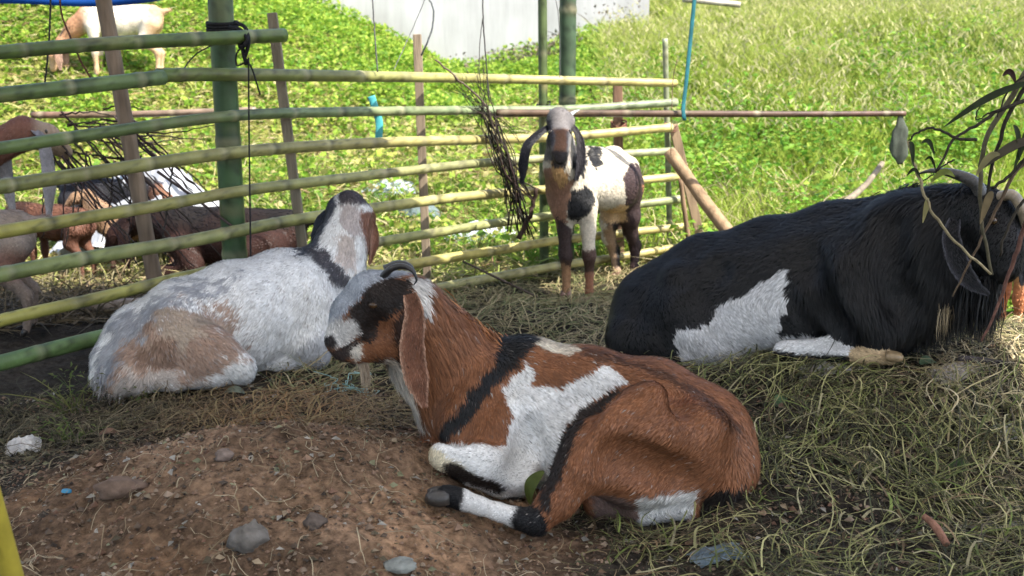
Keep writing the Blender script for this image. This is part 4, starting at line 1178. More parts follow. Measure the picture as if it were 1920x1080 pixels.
# --- goats of the neighbouring pen and the hillside: one anatomy, each its own pose and coat
def plain_goat(label, loc, yaw, s, coat_of, pose="stand", head="up", ears=None, hairs=9000, group=None, h=0.012, horns=True, head_turn=0.0, ear_k=1.0):
    loc = np.array(loc, float)
    g = empty("goat", loc, label, "goat", group)
    ca, sa = math.cos(yaw), math.sin(yaw)
    def w(p): 
        x, y, z = p[0] * s, p[1] * s, p[2] * s
        return np.array((loc[0] + x * ca - y * sa, loc[1] + x * sa + y * ca, loc[2] + z))
    def ch(b, pts, **kw):
        sq = kw.get("squash")
        if sq: kw["squash"] = ((sq[0] * ca - sq[1] * sa, sq[0] * sa + sq[1] * ca, 0), sq[2])
        b.chain([(*w(p), p[3] * s) for p in pts], **kw)
    b = Body(); lat = (0, 1, .82)
    dz = -0.34 if pose == "lie" else 0.0
    ch(b, [(.30, 0, .60 + dz, .135), (.02, 0, .575 + dz, .158), (-.30, 0, .60 + dz, .13)], k=.05, squash=lat, hair=.018, droop=.5)
    ch(b, [(.30, 0, .71 + dz, .035), (0, 0, .705 + dz, .03), (-.34, 0, .70 + dz, .04)], k=.06)
    ch(b, [(-.42, 0, .68 + dz, .03), (-.50, 0, .70 + dz, .02)], k=.03, hair=.03)
    if head == "graze":
        HB, H1, H2 = (.62, 0, .34), (.70, 0, .24), (.72, 0, .10)
        ch(b, [(.60, 0, .38, .068), (.46, 0, .52, .09), (.32, 0, .62, .115)], k=.05, squash=lat, hair=.02)
    elif head == "down":
        HB, H1, H2 = (.58, 0, .66 + dz), (.68, 0, .58 + dz), (.74, 0, .48 + dz)
        ch(b, [(.57, 0, .68 + dz, .068), (.45, 0, .68 + dz, .09), (.32, 0, .64 + dz, .115)], k=.05, squash=lat, hair=.02)
    elif head == "reach":
        t = head_turn
        HB = (.66, 0, .82)
        H1 = (.66 + .12 * math.cos(t), .12 * math.sin(t), .79); H2 = (.66 + .215 * math.cos(t), .215 * math.sin(t), .72)
        ch(b, [(.64, 0, .80, .066), (.46, 0, .73, .088), (.30, 0, .64, .12)], k=.05, squash=lat, hair=.02)
    else:
        t = head_turn
        HB = (.48, .0, .92 + dz)
        H1 = (.48 + .12 * math.cos(t), .12 * math.sin(t), .89 + dz); H2 = (.48 + .215 * math.cos(t), .215 * math.sin(t), .82 + dz)
        ch(b, [(.47, 0, .89 + dz, .066), (.40, 0, .76 + dz, .09), (.30, 0, .64 + dz, .12)], k=.05, squash=lat, hair=.02)
    ch(b, [(*HB, .070), (*H1, .056), (*H2, .036)], k=.03, hair=.008, lie=(0, 0, -.4))
    if pose == "stand":
        for sy in (-1, 1):
            ch(b, [(.27, sy * .085, .52, .07), (.26, sy * .085, .30, .034), (.265, sy * .085, .26, .034), (.26, sy * .085, .10, .022), (.265, sy * .085, .045, .026)], k=.025, hair=.008)
            ch(b, [(-.31, sy * .085, .55, .10), (-.24, sy * .10, .40, .062), (-.37, sy * .09, .26, .034), (-.36, sy * .09, .10, .022), (-.35, sy * .09, .045, .026)], k=.025, hair=.008)
    else:
        for sy in (-1, 1):
            ch(b, [(-.26, sy * .12, .22, .10), (-.10, sy * .17, .16, .07), (-.22, sy * .18, .06, .035), (-.02, sy * .19, .035, .024)], k=.03, hair=.01)
            ch(b, [(.26, sy * .10, .20, .075), (.18, sy * .12, .10, .05), (.36, sy * .12, .06, .035), (.22, sy * .12, .03, .022)], k=.03, hair=.01)
    coat = lambda P, r=None: np.clip(coat_of(np.stack([((P[:, 0] - loc[0]) * ca + (P[:, 1] - loc[1]) * sa) / s, (-(P[:, 0] - loc[0]) * sa + (P[:, 1] - loc[1]) * ca) / s, (P[:, 2] - loc[2]) / s], 1)) * (1 + .12 * fbm(P, 14, 3, 4))[:, None], .003, .95)
    grow(g, b, coat, h, hairs, 0.003, 7)
    ec = ears or coat(w(HB)[None, :])[0] * 0.7
    hb = np.array(HB); fw = np.array(H1) - hb; fw /= np.linalg.norm(fw)
    sd = np.cross(fw, (0, 0, 1)); sd /= np.linalg.norm(sd) + 1e-9
    for sy in (-1, 1):
        p = [hb + sd * sy * .055 + np.array((0, 0, .01)), hb + sd * sy * .10 - np.array((0, 0, .03)), hb + sd * sy * .115 - np.array((0, 0, .12 * ear_k)), hb + sd * sy * .10 - np.array((0, 0, .24 * ear_k))]
        q = w(sd * sy) - loc
        ear(g, [w(x) for x in p], [.018 * s, .034 * s, .036 * s, .009 * s], ec, tuple(q))
        if horns:
            hp = [hb + sd * sy * .03 + np.array((0, 0, .055)), hb + sd * sy * .045 - fw * .05 + np.array((0, 0, .09)), hb + sd * sy * .06 - fw * .11 + np.array((0, 0, .075))]
            horn(g, [w(x) for x in hp], [.016 * s, .012 * s, .003 * s], (.06, .055, .05))
        ball("eye", g, w(hb * .45 + np.array(H1) * .55 + sd * sy * .052 + np.array((0, 0, .015))), .012 * s, (.03, .02, .01), M_EYE)
    if pose == "stand":
        for sy in (-1, 1):
            hoof(g, w((.265, sy * .085, .05)), w((.29, sy * .085, .012)), .03 * s)
            hoof(g, w((-.35, sy * .09, .05)), w((-.325, sy * .09, .012)), .03 * s)
    return g

def two_tone(a, b, f, amt=.06, sc=5):
    def c(l):
        t = smooth(-amt, amt, f(l) + .08 * fbm(l, sc, 3, 2))[:, None]
        return np.array(a) * (1 - t) + np.array(b) * t
    return c
def gpos(px, py, Y, dz=0.0):
    p = at(px, py, Y); p[2] = tz(p[0], p[1]) + dz
    return p
def three(a, b, c, f, g_):
    def q(l):
        t = smooth(-.06, .06, f(l) + .06 * fbm(l, 5, 3, 2))[:, None]; u = smooth(-.06, .06, g_(l) + .06 * fbm(l, 5, 3, 8))[:, None]
        o = np.array(a) * (1 - t) + np.array(b) * t
        return o * (1 - u) + np.array(c) * u
    return q

plain_goat("pale goat with tan head grazing on the sunny hillside", ground_at(235, 150), R(186), 0.86, three(CREAM, (0.50, 0.27, 0.15), (0.52, 0.34, 0.20), lambda l: l[:, 0] - .34, lambda l: np.maximum(-.26 - l[:, 0], .25 - l[:, 2])), "stand", "graze", (0.4, 0.25, 0.18), 9000)
plain_goat("brown goat with grey ear looking through the rails at the far left", gpos(-232, 700, 4.75), R(18), 1.06, two_tone((0.17, 0.080, 0.058), (0.36, 0.26, 0.18), lambda l: l[:, 0] - .72), "stand", "reach", (0.36, 0.34, 0.355), 12000, horns=False, head_turn=R(48), ear_k=1.5)
plain_goat("greyish brown goat behind the lower rails at the left edge", gpos(-60, 640, 4.55), R(192), 0.72, three((0.30, 0.24, 0.20), (0.24, 0.13, 0.10), (0.22, 0.17, 0.14), lambda l: .50 - l[:, 2], lambda l: .38 - l[:, 2]), "stand", "down", None, 9000)
plain_goat("small reddish kid standing behind the fence beside the greyish goat", gpos(118, 560, 5.9), R(160), 0.52, two_tone((0.12, 0.055, 0.036), (0.06, 0.03, 0.022), lambda l: l[:, 0] - .3), "stand", "down", None, 6000, horns=False)
plain_goat("black goat with brown face behind the twig pile", gpos(205, 540, 6.5), R(-12), 0.62, two_tone((0.016, 0.016, 0.020), (0.16, 0.08, 0.05), lambda l: l[:, 0] - .56), "stand", "down", None, 6000)
plain_goat("small tan kid standing behind the grey leaning post", gpos(262, 540, 6.1), R(195), 0.50, two_tone((0.24, 0.15, 0.09), (0.10, 0.055, 0.04), lambda l: .42 - l[:, 2]), "stand", "up", None, 5000, horns=False)
plain_goat("dark reddish brown goat lying behind the thick bamboo post", gpos(440, 520, 5.75, .0), R(172), 0.95, two_tone((0.032, 0.015, 0.012), (0.012, 0.010, 0.010), lambda l: l[:, 2] - .33), "lie", "down", None, 9000, horns=False)  # dark brown coat, darkened further where the roof's shadow stops short
plain_goat("tan goat standing behind the black goat, only its legs showing", gpos(1966, 660, 4.1), R(186), 0.66, two_tone((0.40, 0.22, 0.10), (0.42, 0.16, 0.07), lambda l: .34 - l[:, 2]), "stand", "down", None, 6000, horns=False)

# ------------------------------------------------------------------ vegetation, straw and litter
FX_ = np.array([-3.2, -1.80, -1.17, -.87, -.42, -.16, .30, .95, 1.1, 2.2, 4.0])
FY_ = np.array([2.6, 3.75, 4.5, 4.95, 5.45, 5.68, 6.0, 6.3, 5.5, 4.6, 3.6])
def outside(X, Y):
    return Y - np.interp(X, FX_, FY_)

def ribbons(name, base, dirv, L, w, c0, c1, mat, segs=3, droop=0.3, seed=0, parent=None, loc=None, label=None):
    """grass-like blades: tapered, bending ribbons"""
    r = np.random.default_rng(seed)
    n = len(base)
    d = dirv / (np.linalg.norm(dirv, axis=1)[:, None] + 1e-9)
    side = np.cross(d, r.normal(size=(n, 3))); side /= np.linalg.norm(side, axis=1)[:, None] + 1e-9
    hb = r.normal(size=(n, 3)); hb[:, 2] = 0; hb /= np.linalg.norm(hb, axis=1)[:, None] + 1e-9
    VV, CC = [], []
    for s in range(segs):
        t = s / segs
        p = base + d * (L * t)[:, None] + (hb * droop + np.array((0, 0, -droop * .6))) * (L * t * t)[:, None]
        ww = (w * (1 - 0.55 * t))[:, None]
        VV += [p - side * ww, p + side * ww]
        c = c0 * (1 - t) + c1 * t
        CC += [c, c]
    p = base + d * L[:, None] + (hb * droop + np.array((0, 0, -droop * .6))) * L[:, None]
    VV.append(p); CC.append(c1)
    m = 2 * segs + 1
    V = np.stack(VV, 1).reshape(-1, 3); C = np.stack(CC, 1).reshape(-1, 3)
    k = np.arange(n)[:, None] * m
    Q = np.vstack([np.concatenate([k + 2 * s, k + 2 * s + 1, k + 2 * s + 3, k + 2 * s + 2], 1) for s in range(segs - 1)]) if segs > 1 else np.zeros((0, 4), int)
    T = np.concatenate([k + 2 * segs - 2, k + 2 * segs - 1, k + 2 * segs], 1)
    if loc is not None: V = rel(V, loc)
    o = obj(name, mesh_data(name, V, [Q, T], mat, np.clip(C, .004, 1)), parent)
    if parent is None: tag(o, label, None, None, "stuff")
    return o

def leaf_cards(name, P, size, col, mat=None, flat=0.6, seed=0, parent=None, loc=None, aspect=0.55, label=None, lean=None):
    """folded pointed leaves, one keel each"""
    r = np.random.default_rng(seed)
    n = len(P)
    d = r.normal(size=(n, 3)); d[:, 2] = np.abs(d[:, 2]) * (1 - flat) - 0.1
    if lean is not None: d = d + lean
    d /= np.linalg.norm(d, axis=1)[:, None]
    up = np.array((0, 0, 1.0)) + 0.5 * r.normal(size=(n, 3))
    s = np.cross(d, up); s /= np.linalg.norm(s, axis=1)[:, None] + 1e-9
    u = np.cross(s, d)
    L = size[:, None]
    a = P; tip = P + d * L - u * L * .12
    m = P + d * L * .45
    l = m + s * L * aspect * .5 + u * L * .12; q = m - s * L * aspect * .5 + u * L * .12
    V = np.stack([a, l, tip, q, m], 1).reshape(-1, 3)
    k = np.arange(n)[:, None] * 5
    T = np.vstack([np.concatenate(x, 1) for x in ([k, k + 4, k + 1], [k + 1, k + 4, k + 2], [k, k + 3, k + 4], [k + 3, k + 2, k + 4])])
    if loc is not None: V = rel(V, loc)
    o = obj(name, mesh_data(name, V, T, mat or M_LEAF, np.clip(np.repeat(col, 5, 0), .004, 1), False), parent)
    if parent is None: tag(o, label, None, None, "stuff")
    return o

def pick(cols, n, r, jitter=.2):
    cols = np.asarray(cols, float)
    return cols[r.integers(0, len(cols), n)] * r.uniform(1 - jitter, 1 + jitter, n)[:, None]

def field_points(n, x0, x1, y0, y1, r, power=1.6):
    """scatter that thins with distance; x0,x1 are slopes of the visible wedge"""
    t = r.random(n)
    e = 1 - power
    Y = (y0 ** e + t * (y1 ** e - y0 ** e)) ** (1 / e)
    X = Y * r.uniform(x0, x1, n)
    return X, Y

def vegetation():
    r = np.random.default_rng(101)
    # tall seeding grass of the sunny field
    X, Y = field_points(150000, 0.08, 0.62, 6.0, 27, r, 0.9)
    P = xy3(X, Y)
    cl = fbm(P, 0.8, 3, 5); cl2 = fbm(P, 2.4, 2, 15)
    far = smooth(8.0, 12.5, Y + cl)
    keep = (outside(X, Y) > .1) & (r.random(len(X)) < .55 + .45 * far) & ~((X < 2.1) & (Y > 14.4))
    X, Y, cl, cl2, far = X[keep], Y[keep], cl[keep], cl2[keep], far[keep]
    n = len(X)
    base = np.stack([X, Y, terr(X, Y) - .02], 1)
    L = r.uniform(.16, .40, n) * (1 + .25 * cl2) * (0.75 + .45 * far)
    d = r.normal(size=(n, 3)) * .28; d[:, 2] = 1
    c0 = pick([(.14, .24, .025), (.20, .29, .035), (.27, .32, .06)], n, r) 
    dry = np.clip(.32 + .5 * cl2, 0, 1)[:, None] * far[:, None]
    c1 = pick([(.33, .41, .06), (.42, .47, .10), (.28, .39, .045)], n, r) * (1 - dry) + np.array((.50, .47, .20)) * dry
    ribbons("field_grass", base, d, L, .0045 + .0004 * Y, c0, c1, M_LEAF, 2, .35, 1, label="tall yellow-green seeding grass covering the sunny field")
    # seed heads
    X, Y = field_points(16000, 0.08, 0.62, 8.5, 27, r, 0.8)
    k = ~((X < 2.1) & (Y > 14.4)) & (outside(X, Y) > .3)
    X, Y = X[k], Y[k]; n = len(X)
    base = np.stack([X, Y, terr(X, Y) + r.uniform(.18, .38, n)], 1)
    d = r.normal(size=(n, 3)) * .5; d[:, 2] = 1
    ribbons("seed_heads", base, d, r.uniform(.05, .11, n), np.full(n, .007), pick([(.40, .40, .16), (.46, .42, .22), (.34, .34, .12)], n, r), pick([(.5, .46, .25)], n, r), M_LEAF, 2, .5, 2, label="pale feathery seed heads standing above the field grass")
    # leafy weeds along the near edge of the field
    X, Y = field_points(2300, 0.05, 0.60, 5.0, 11.5, r, 0.6)
    k = (outside(X, Y) > .15) & (fbm(xy3(X, Y), 1.4, 2, 8) > -.35)
    X, Y = X[k], Y[k]; n = len(X)
    nl = 16
    Xs = np.repeat(X, nl) + r.normal(size=n * nl) * .09; Ys = np.repeat(Y, nl) + r.normal(size=n * nl) * .09
    hh = np.repeat(r.uniform(.10, .34, n), nl) * r.random(n * nl)
    Pp = np.stack([Xs, Ys, terr(Xs, Ys) + hh + .02], 1)
    pc = np.repeat(pick([(.14, .30, .03), (.20, .36, .04), (.11, .24, .03), (.30, .40, .06)], n, r), nl, 0) * r.uniform(.75, 1.25, n * nl)[:, None]
    leaf_cards("broadleaf_weeds", Pp, r.uniform(.03, .075, n * nl), pc, None, .5, 3, aspect=.6, label="bright green broadleaf weeds between the pen and the tall grass")
    # dry stems at the field's foot
    X, Y = field_points(2600, 0.10, 0.45, 5.0, 8.0, r, 0.6)
    k = outside(X, Y) > .05; X, Y = X[k], Y[k]; n = len(X)
    base = np.stack([X, Y, terr(X, Y)], 1); d = r.normal(size=(n, 3)) * .6; d[:, 2] = np.abs(d[:, 2]) + .5
    ribbons("dry_stems", base, d, r.uniform(.15, .45, n), r.uniform(.0025, .005, n), pick([(.40, .33, .17), (.3, .24, .12)], n, r), pick([(.5, .43, .25)], n, r), M_STRAW, 3, .4, 4, label="dry tan stems tangled at the foot of the field")
    # low creeping cover on the left hillside
    X, Y = field_points(130000, -0.62, 0.10, 6.2, 15.5, r, 0.2)
    P = xy3(X, Y)
    cl = fbm(P, 1.1, 3, 25)
    up = smooth(8.6, 10.8, Y + 1.0 * cl - .25 * (X + 1.5))
    k = (outside(X, Y) > .3) & (r.random(len(X)) < .16 + .84 * up) & (Y < 14.5)
    X, Y, up, cl = X[k], Y[k], up[k], cl[k]; n = len(X)
    hh = r.random(n) * .15 * (1 + .8 * cl)
    Pp = np.stack([X, Y, terr(X, Y) + hh], 1)
    green = pick([(.17, .31, .03), (.26, .40, .045), (.36, .47, .07), (.12, .24, .03)], n, r)
    yel = pick([(.40, .39, .12), (.46, .40, .18), (.34, .37, .08)], n, r)
    f = (r.random(n) < .25 + .4 * smooth(.1, .7, cl))[:, None]
    leaf_cards("hillside_cover", Pp, r.uniform(.03, .075, n), np.where(f & (up < .9)[:, None], yel, green), None, .45, 5, aspect=.75, label="bright low leafy cover on the hillside behind the fence")
    # dry cut grass between fence and hill
    X, Y = field_points(42000, -0.60, 0.16, 4.6, 11.5, r, 0.5)
    cl = fbm(xy3(X, Y), 1.5, 3, 35)
    k = (outside(X, Y) > .02) & (cl > -.55); X, Y, cl = X[k], Y[k], cl[k]; n = len(X)
    base = np.stack([X, Y, terr(X, Y) + .01], 1)
    d = r.normal(size=(n, 3)); d[:, 2] = np.abs(d[:, 2]) * .45 + .06
    dark_straw = smooth(6.2, 5.2, Y)[:, None] * (X < -.8)[:, None]
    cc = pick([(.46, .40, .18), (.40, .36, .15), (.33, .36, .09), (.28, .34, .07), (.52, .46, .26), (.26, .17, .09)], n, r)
    cc = cc * (1 - dark_straw) + pick([(.14, .11, .07), (.2, .15, .09), (.09, .075, .05)], n, r) * dark_straw  # darker brown straw on the left pen's ground
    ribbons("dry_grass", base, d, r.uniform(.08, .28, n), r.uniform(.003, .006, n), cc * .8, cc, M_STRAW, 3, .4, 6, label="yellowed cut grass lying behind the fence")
    # green grass tufts there
    X, Y = field_points(700, -0.60, 0.14, 5.6, 9.5, r, 0.6)
    k = (outside(X, Y) > .3) & (fbm(xy3(X, Y), 1.2, 2, 66) > -.1) & ~((X < -1.0) & (Y < 6.6)); X, Y = X[k], Y[k]; m = 26; n = len(X) * m
    Xs = np.repeat(X, m) + r.normal(size=n) * .07; Ys = np.repeat(Y, m) + r.normal(size=n) * .07
    base = np.stack([Xs, Ys, terr(Xs, Ys)], 1); d = r.normal(size=(n, 3)) * .6; d[:, 2] = 1
    cc = pick([(.12, .26, .03), (.18, .30, .04), (.25, .33, .06)], n, r)
    ribbons("green_tufts", base, d, r.uniform(.07, .2, n), r.uniform(.004, .008, n), cc * .7, cc, M_LEAF, 2, .4, 7, label="fresh green grass tufts behind the fence")
vegetation()

def strands(name, X, Y, L, w, col, seed, lift=.03, curl=0.9, segs=6, label=None, zoff=0.004, ytilt=0.25):
    """limp straw lying over the ground, each one its own bent curve"""
    r = np.random.default_rng(seed)
    n = len(X)
    a = 3.2 * fbm(xy3(X, Y), 2.2, 2, seed) + .75 * r.normal(size=n) + np.pi * r.integers(0, 2, n); k1 = r.normal(size=n) * curl; k2 = r.normal(size=n) * curl * 1.6
    px, py = X.copy(), Y.copy()
    lf = np.abs(r.normal(size=n)) * lift; ph = r.uniform(.2, 1.0, n)
    z0 = np.abs(r.normal(size=n)) * lift * .45
    VV, CC = [], []
    for s in range(segs + 1):
        t = s / segs
        th = a + k1 * t + k2 * t * t
        if s:
            px = px + np.cos(th) * L / segs; py = py + np.sin(th) * L / segs
        z = terr(px, py) + zoff + z0 + lf * np.sin(np.pi * t * ph)
        sx, sy = -np.sin(th), np.cos(th)
        ww = w * (1 - .5 * t)
        tilt = ww * ytilt
        VV += [np.stack([px - sx * ww, py - sy * ww, z - tilt], 1), np.stack([px + sx * ww, py + sy * ww, z + tilt], 1)]
        CC += [col, col]
    m = 2 * (segs + 1)
    V = np.stack(VV, 1).reshape(-1, 3); C = np.stack(CC, 1).reshape(-1, 3)
    k = np.arange(n)[:, None] * m
    Q = np.vstack([np.concatenate([k + 2 * s, k + 2 * s + 1, k + 2 * s + 3, k + 2 * s + 2], 1) for s in range(segs)])
    o = obj(name, mesh_data(name, V, Q, M_STRAW, np.clip(C, .004, 1)))
    return tag(o, label, None, None, "stuff")

def straw():
    r = np.random.default_rng(202)
    HAY = [(.23, .23, .085), (.05, .055, .025), (.34, .32, .15), (.06, .065, .03), (.17, .18, .065), (.10, .08, .05), (.045, .04, .028)]
    n = 14000
    X = r.uniform(-.05, 2.1, n); Y = r.uniform(2.0, 3.75, n)
    k = (X > .05 + .35 * fbm(xy3(X, Y), 2, 2, 4) - .15 * (Y < 2.6)) & (fbm(xy3(X, Y), 4.2, 3, 14) > .10 - .55 * r.random(n)) & ~((X < .24) & (Y < 2.74))
    X, Y = X[k], Y[k]; n = len(X)
    strands("fresh_hay", X, Y, r.uniform(.06, .32, n), r.uniform(.0008, .0024, n), pick(HAY, n, r, .35), 3, .022, .85, label="tangled olive hay strewn over the mound in front of the black goat")
    n = 700
    X = r.uniform(.1, 2.0, n); Y = r.uniform(2.0, 3.7, n)
    k = ~((X < .24) & (Y < 2.74)); X, Y = X[k], Y[k]; n = len(X)
    strands("cut_grass_blades", X, Y, r.uniform(.05, .18, n), r.uniform(.002, .0042, n), pick([(.15, .19, .05), (.10, .12, .04), (.24, .22, .10), (.16, .11, .06), (.30, .27, .16)], n, r, .3), 13, .025, .6, label="flat wilted grass blades mixed into the hay on the mound")
    n = 6500
    X = r.uniform(-.9, 1.5, n); Y = r.uniform(3.7, 6.1, n)
    k = outside(X, Y) < .1; X, Y = X[k], Y[k]; n = len(X)
    strands("floor_straw", X, Y, r.uniform(.08, .30, n), r.uniform(.0016, .0034, n), pick([(.26, .21, .11), (.20, .17, .08), (.12, .13, .05), (.34, .28, .16), (.16, .17, .07)], n, r, .3), 4, .03, 1.0, label="dry straw covering the pen floor round the standing goat")
    n = 3600
    X = r.uniform(-1.8, .0, n); Y = r.normal(size=n) * .20 + 3.38
    k = (outside(X, Y) < -.02) & (dirt_mask(X, Y) < .5); X, Y = X[k], Y[k]; n = len(X)
    br = np.exp(-((X + .75) / .35) ** 2)[:, None]
    cc = pick([(.085, .07, .042), (.055, .048, .032), (.10, .095, .045), (.18, .15, .09)], n, r, .35) * (1 - br) + pick([(.26, .15, .07), (.20, .12, .06), (.30, .22, .10)], n, r, .3) * br
    strands("trampled_straw", X, Y, r.uniform(.05, .2, n), r.uniform(.0010, .0024, n), cc, 5, .022, 1.2, label="brown trampled straw in front of the white goat")
    n = 1000
    X = r.uniform(-1.6, .6, n); Y = r.uniform(1.95, 2.95, n)
    strands("scattered_straws", X, Y, r.uniform(.02, .13, n), r.uniform(.0007, .0018, n), pick([(.30, .22, .13), (.2, .15, .09), (.12, .08, .05), (.36, .3, .2)], n, r, .3), 6, .008, 1.2, label="single straws scattered on the bare earth")
    # straw at the right edge, sunlight put into its paler colour
    n = 2400
    X = r.normal(size=n) * .3 + 1.65; Y = r.normal(size=n) * .4 + 3.2
    strands("sunlit_straw", X, Y, r.uniform(.05, .2, n), r.uniform(.0012, .0028, n), pick([(.38, .32, .18), (.3, .24, .13), (.44, .38, .24)], n, r, .3), 8, .02, 1.0, label="straw painted pale as sunlit at the right edge of the mound")
    # crumbs and chips on the earth
    n = 22000
    X = r.uniform(-1.9, 2.0, n); Y = r.uniform(1.9, 3.8, n)
    s = r.gamma(1.4, .0022, n) + .0011
    s = np.minimum(s, .014)
    oc = np.array([(1, 0, 0), (0, 1, 0), (-1, 0, 0), (0, -1, 0), (0, 0, .8), (0, 0, -.5)])
    an = r.uniform(0, 6.28, n)
    sc = r.uniform(.55, 1.3, (n, 6, 1))
    o6 = oc[None] * sc * s[:, None, None]
    x = o6[..., 0] * np.cos(an)[:, None] - o6[..., 1] * np.sin(an)[:, None]; y = o6[..., 0] * np.sin(an)[:, None] + o6[..., 1] * np.cos(an)[:, None]
    V = np.stack([x + X[:, None], y + Y[:, None], o6[..., 2] + (terr(X, Y) + s * .25)[:, None]], -1).reshape(-1, 3)
    k = np.arange(n)[:, None] * 6
    T = np.vstack([np.concatenate([k + a, k + b, k + c], 1) for a, b, c in ((0, 1, 4), (1, 2, 4), (2, 3, 4), (3, 0, 4), (1, 0, 5), (2, 1, 5), (3, 2, 5), (0, 3, 5))])
    cc = pick([(.16, .09, .06), (.22, .14, .095), (.10, .07, .05), (.19, .13, .09), (.06, .045, .035), (.24, .18, .13)], n, r, .3)
    tag(obj("earth_crumbs", mesh_data("earth_crumbs", V, T, M_STONE, np.repeat(cc, 6, 0), False)), "small clods and chips littering the bare earth", kind="stuff")
    # torn dry leaves
    n = 4200
    X = r.uniform(-1.8, 1.9, n); Y = r.uniform(2.0, 4.2, n)
    k = outside(X, Y) < -.05; X, Y = X[k], Y[k]; n = len(X)
    leaf_cards("leaf_litter", np.stack([X, Y, terr(X, Y) + .006], 1), r.uniform(.008, .03, n), pick([(.16, .10, .06), (.10, .08, .05), (.26, .2, .13), (.2, .2, .12), (.32, .30, .26)], n, r, .3), M_STRAW, .95, 9, aspect=.6, label="torn dry leaves trodden into the ground")
straw()

# ------------------------------------------------------------------ twigs, branches, ropes
def twig(parent, loc, pts, r0, r1, c, seg=6, name="twig", n=16, wob=0.006, seed=0):
    C = crom(np.array(pts), n)
    rr = np.random.default_rng(seed)
    C[1:-1] += rr.normal(size=(n - 2, 3)) * wob * .5
    V, F = tube(C, np.linspace(r0, r1, n), seg)
    cc = np.array(c) * (1 + .3 * fbm(V, 30, 2, seed))[:, None]
    return obj(name, mesh_data(name, rel(V, loc), F, M_TWIG, np.clip(cc, .003, 1)), parent)

def twig_bundle():
    r = random.Random(3)
    loc = at(985, 440, 5.72)
    g = empty("twig_bundle", loc, "bundle of dry dark twigs hung on the fence beside the standing goat", "twigs")
    for i in range(34):
        f = r.random()
        ex, ey = 985 + r.uniform(-40, 25), 400 + r.uniform(-80, 50)
        mx, my = 918 + r.uniform(-14, 16), 232 + r.uniform(-22, 22)
        m2x, m2y = 950 + r.uniform(-20, 20), 310 + r.uniform(-15, 15)
        a = r.uniform(0, 1)
        if a < .6:
            tx, ty = 835 + r.uniform(-15, 70), 175 + r.uniform(-55, 60)
        elif a < .8:
            tx, ty = 905 + r.uniform(-25, 25), 150 + r.uniform(-40, 30)
        else:
            tx, ty = 960 + r.uniform(-20, 40), 255 + r.uniform(-30, 30)
        Yd = 5.58 + r.uniform(-.05, .05)
        twig(g, loc, [at(tx, ty, Yd), at((tx + mx) / 2 + r.uniform(-8, 8), (ty + my) / 2 - 12 * r.random(), Yd), at(mx, my, Yd), at(m2x, m2y, Yd), at(ex, ey, Yd + .04)], .0014, .0042, jit((.034, .027, .022), .4, r), 6, seed=i)
    twig(g, loc, [at(816, 112, 5.5), at(850, 140, 5.52), at(905, 190, 5.55), at(925, 240, 5.58)], .005, .006, (.10, .075, .06), seed=50)
    twig(g, loc, [at(1006, 352, 5.62), at(995, 400, 5.62), at(972, 448, 5.6)], .012, .014, (.05, .032, .026), seed=51)
twig_bundle()

def twig_pile():
    r = random.Random(5)
    loc = at(230, 520, 5.0); loc[2] = tz(loc[0], loc[1])
    g = empty("twig_pile", loc, "tangled pile of thin dark twigs behind the rails at the left", "twigs")
    for i in range(30):
        x0, y0 = r.uniform(80, 260), r.uniform(205, 320)
        ln = r.uniform(150, 290); an = R(r.uniform(38, 60))
        Y0 = 5.1 + r.uniform(-.12, .2)
        x1, y1 = x0 + ln * math.cos(an), min(y0 + ln * math.sin(an), 500)
        twig(g, loc, [at(x0, y0, Y0), at((x0 + x1) / 2, (y0 + y1) / 2 + r.uniform(-8, 8), Y0), at(x1, y1, Y0 - .05)], .0055, .0025, jit((.05, .038, .034), .4, r), 6, seed=i)
    for i in range(16):
        x0, y0 = r.uniform(85, 260), r.uniform(200, 300)
        x1, y1 = x0 + r.uniform(60, 200), y0 + r.uniform(-15, 30)
        Y0 = 5.1 + r.uniform(-.1, .2)
        twig(g, loc, [at(x0, y0, Y0), at((x0 + x1) / 2, (y0 + y1) / 2 + r.uniform(-10, 10), Y0), at(x1, y1, Y0)], .005, .0022, jit((.045, .035, .03), .4, r), 6, seed=i + 60)
    for i in range(9):
        x0, y0 = r.uniform(90, 330), r.uniform(280, 350)
        twig(g, loc, [at(x0, y0, 5.15), at(x0 - 8, y0 + 70, 5.15), at(x0 - 18 + r.uniform(-8, 8), y0 + 150, 5.1)], .005, .0025, jit((.05, .04, .035), .4, r), 6, seed=i + 90)
twig_pile()

def stand_alone(name, label, cat, pts, r0, r1, c, seed=0, n=20, seg=7, wob=.004, mat=None):
    P = np.array([at(*p) for p in pts]); l = P[-1].copy()
    o = twig(None, l, P, r0, r1, c, seg, name, n, wob, seed)
    if mat: o.data.materials[0] = mat
    o.location = tuple(l)
    return tag(o, label, cat)

def rope(label, pts, r, c, seed=0, n=30, name="rope"):
    return stand_alone(name, label, "rope", pts, r, r, c, seed, n, 6, .0012, M_ROPE)

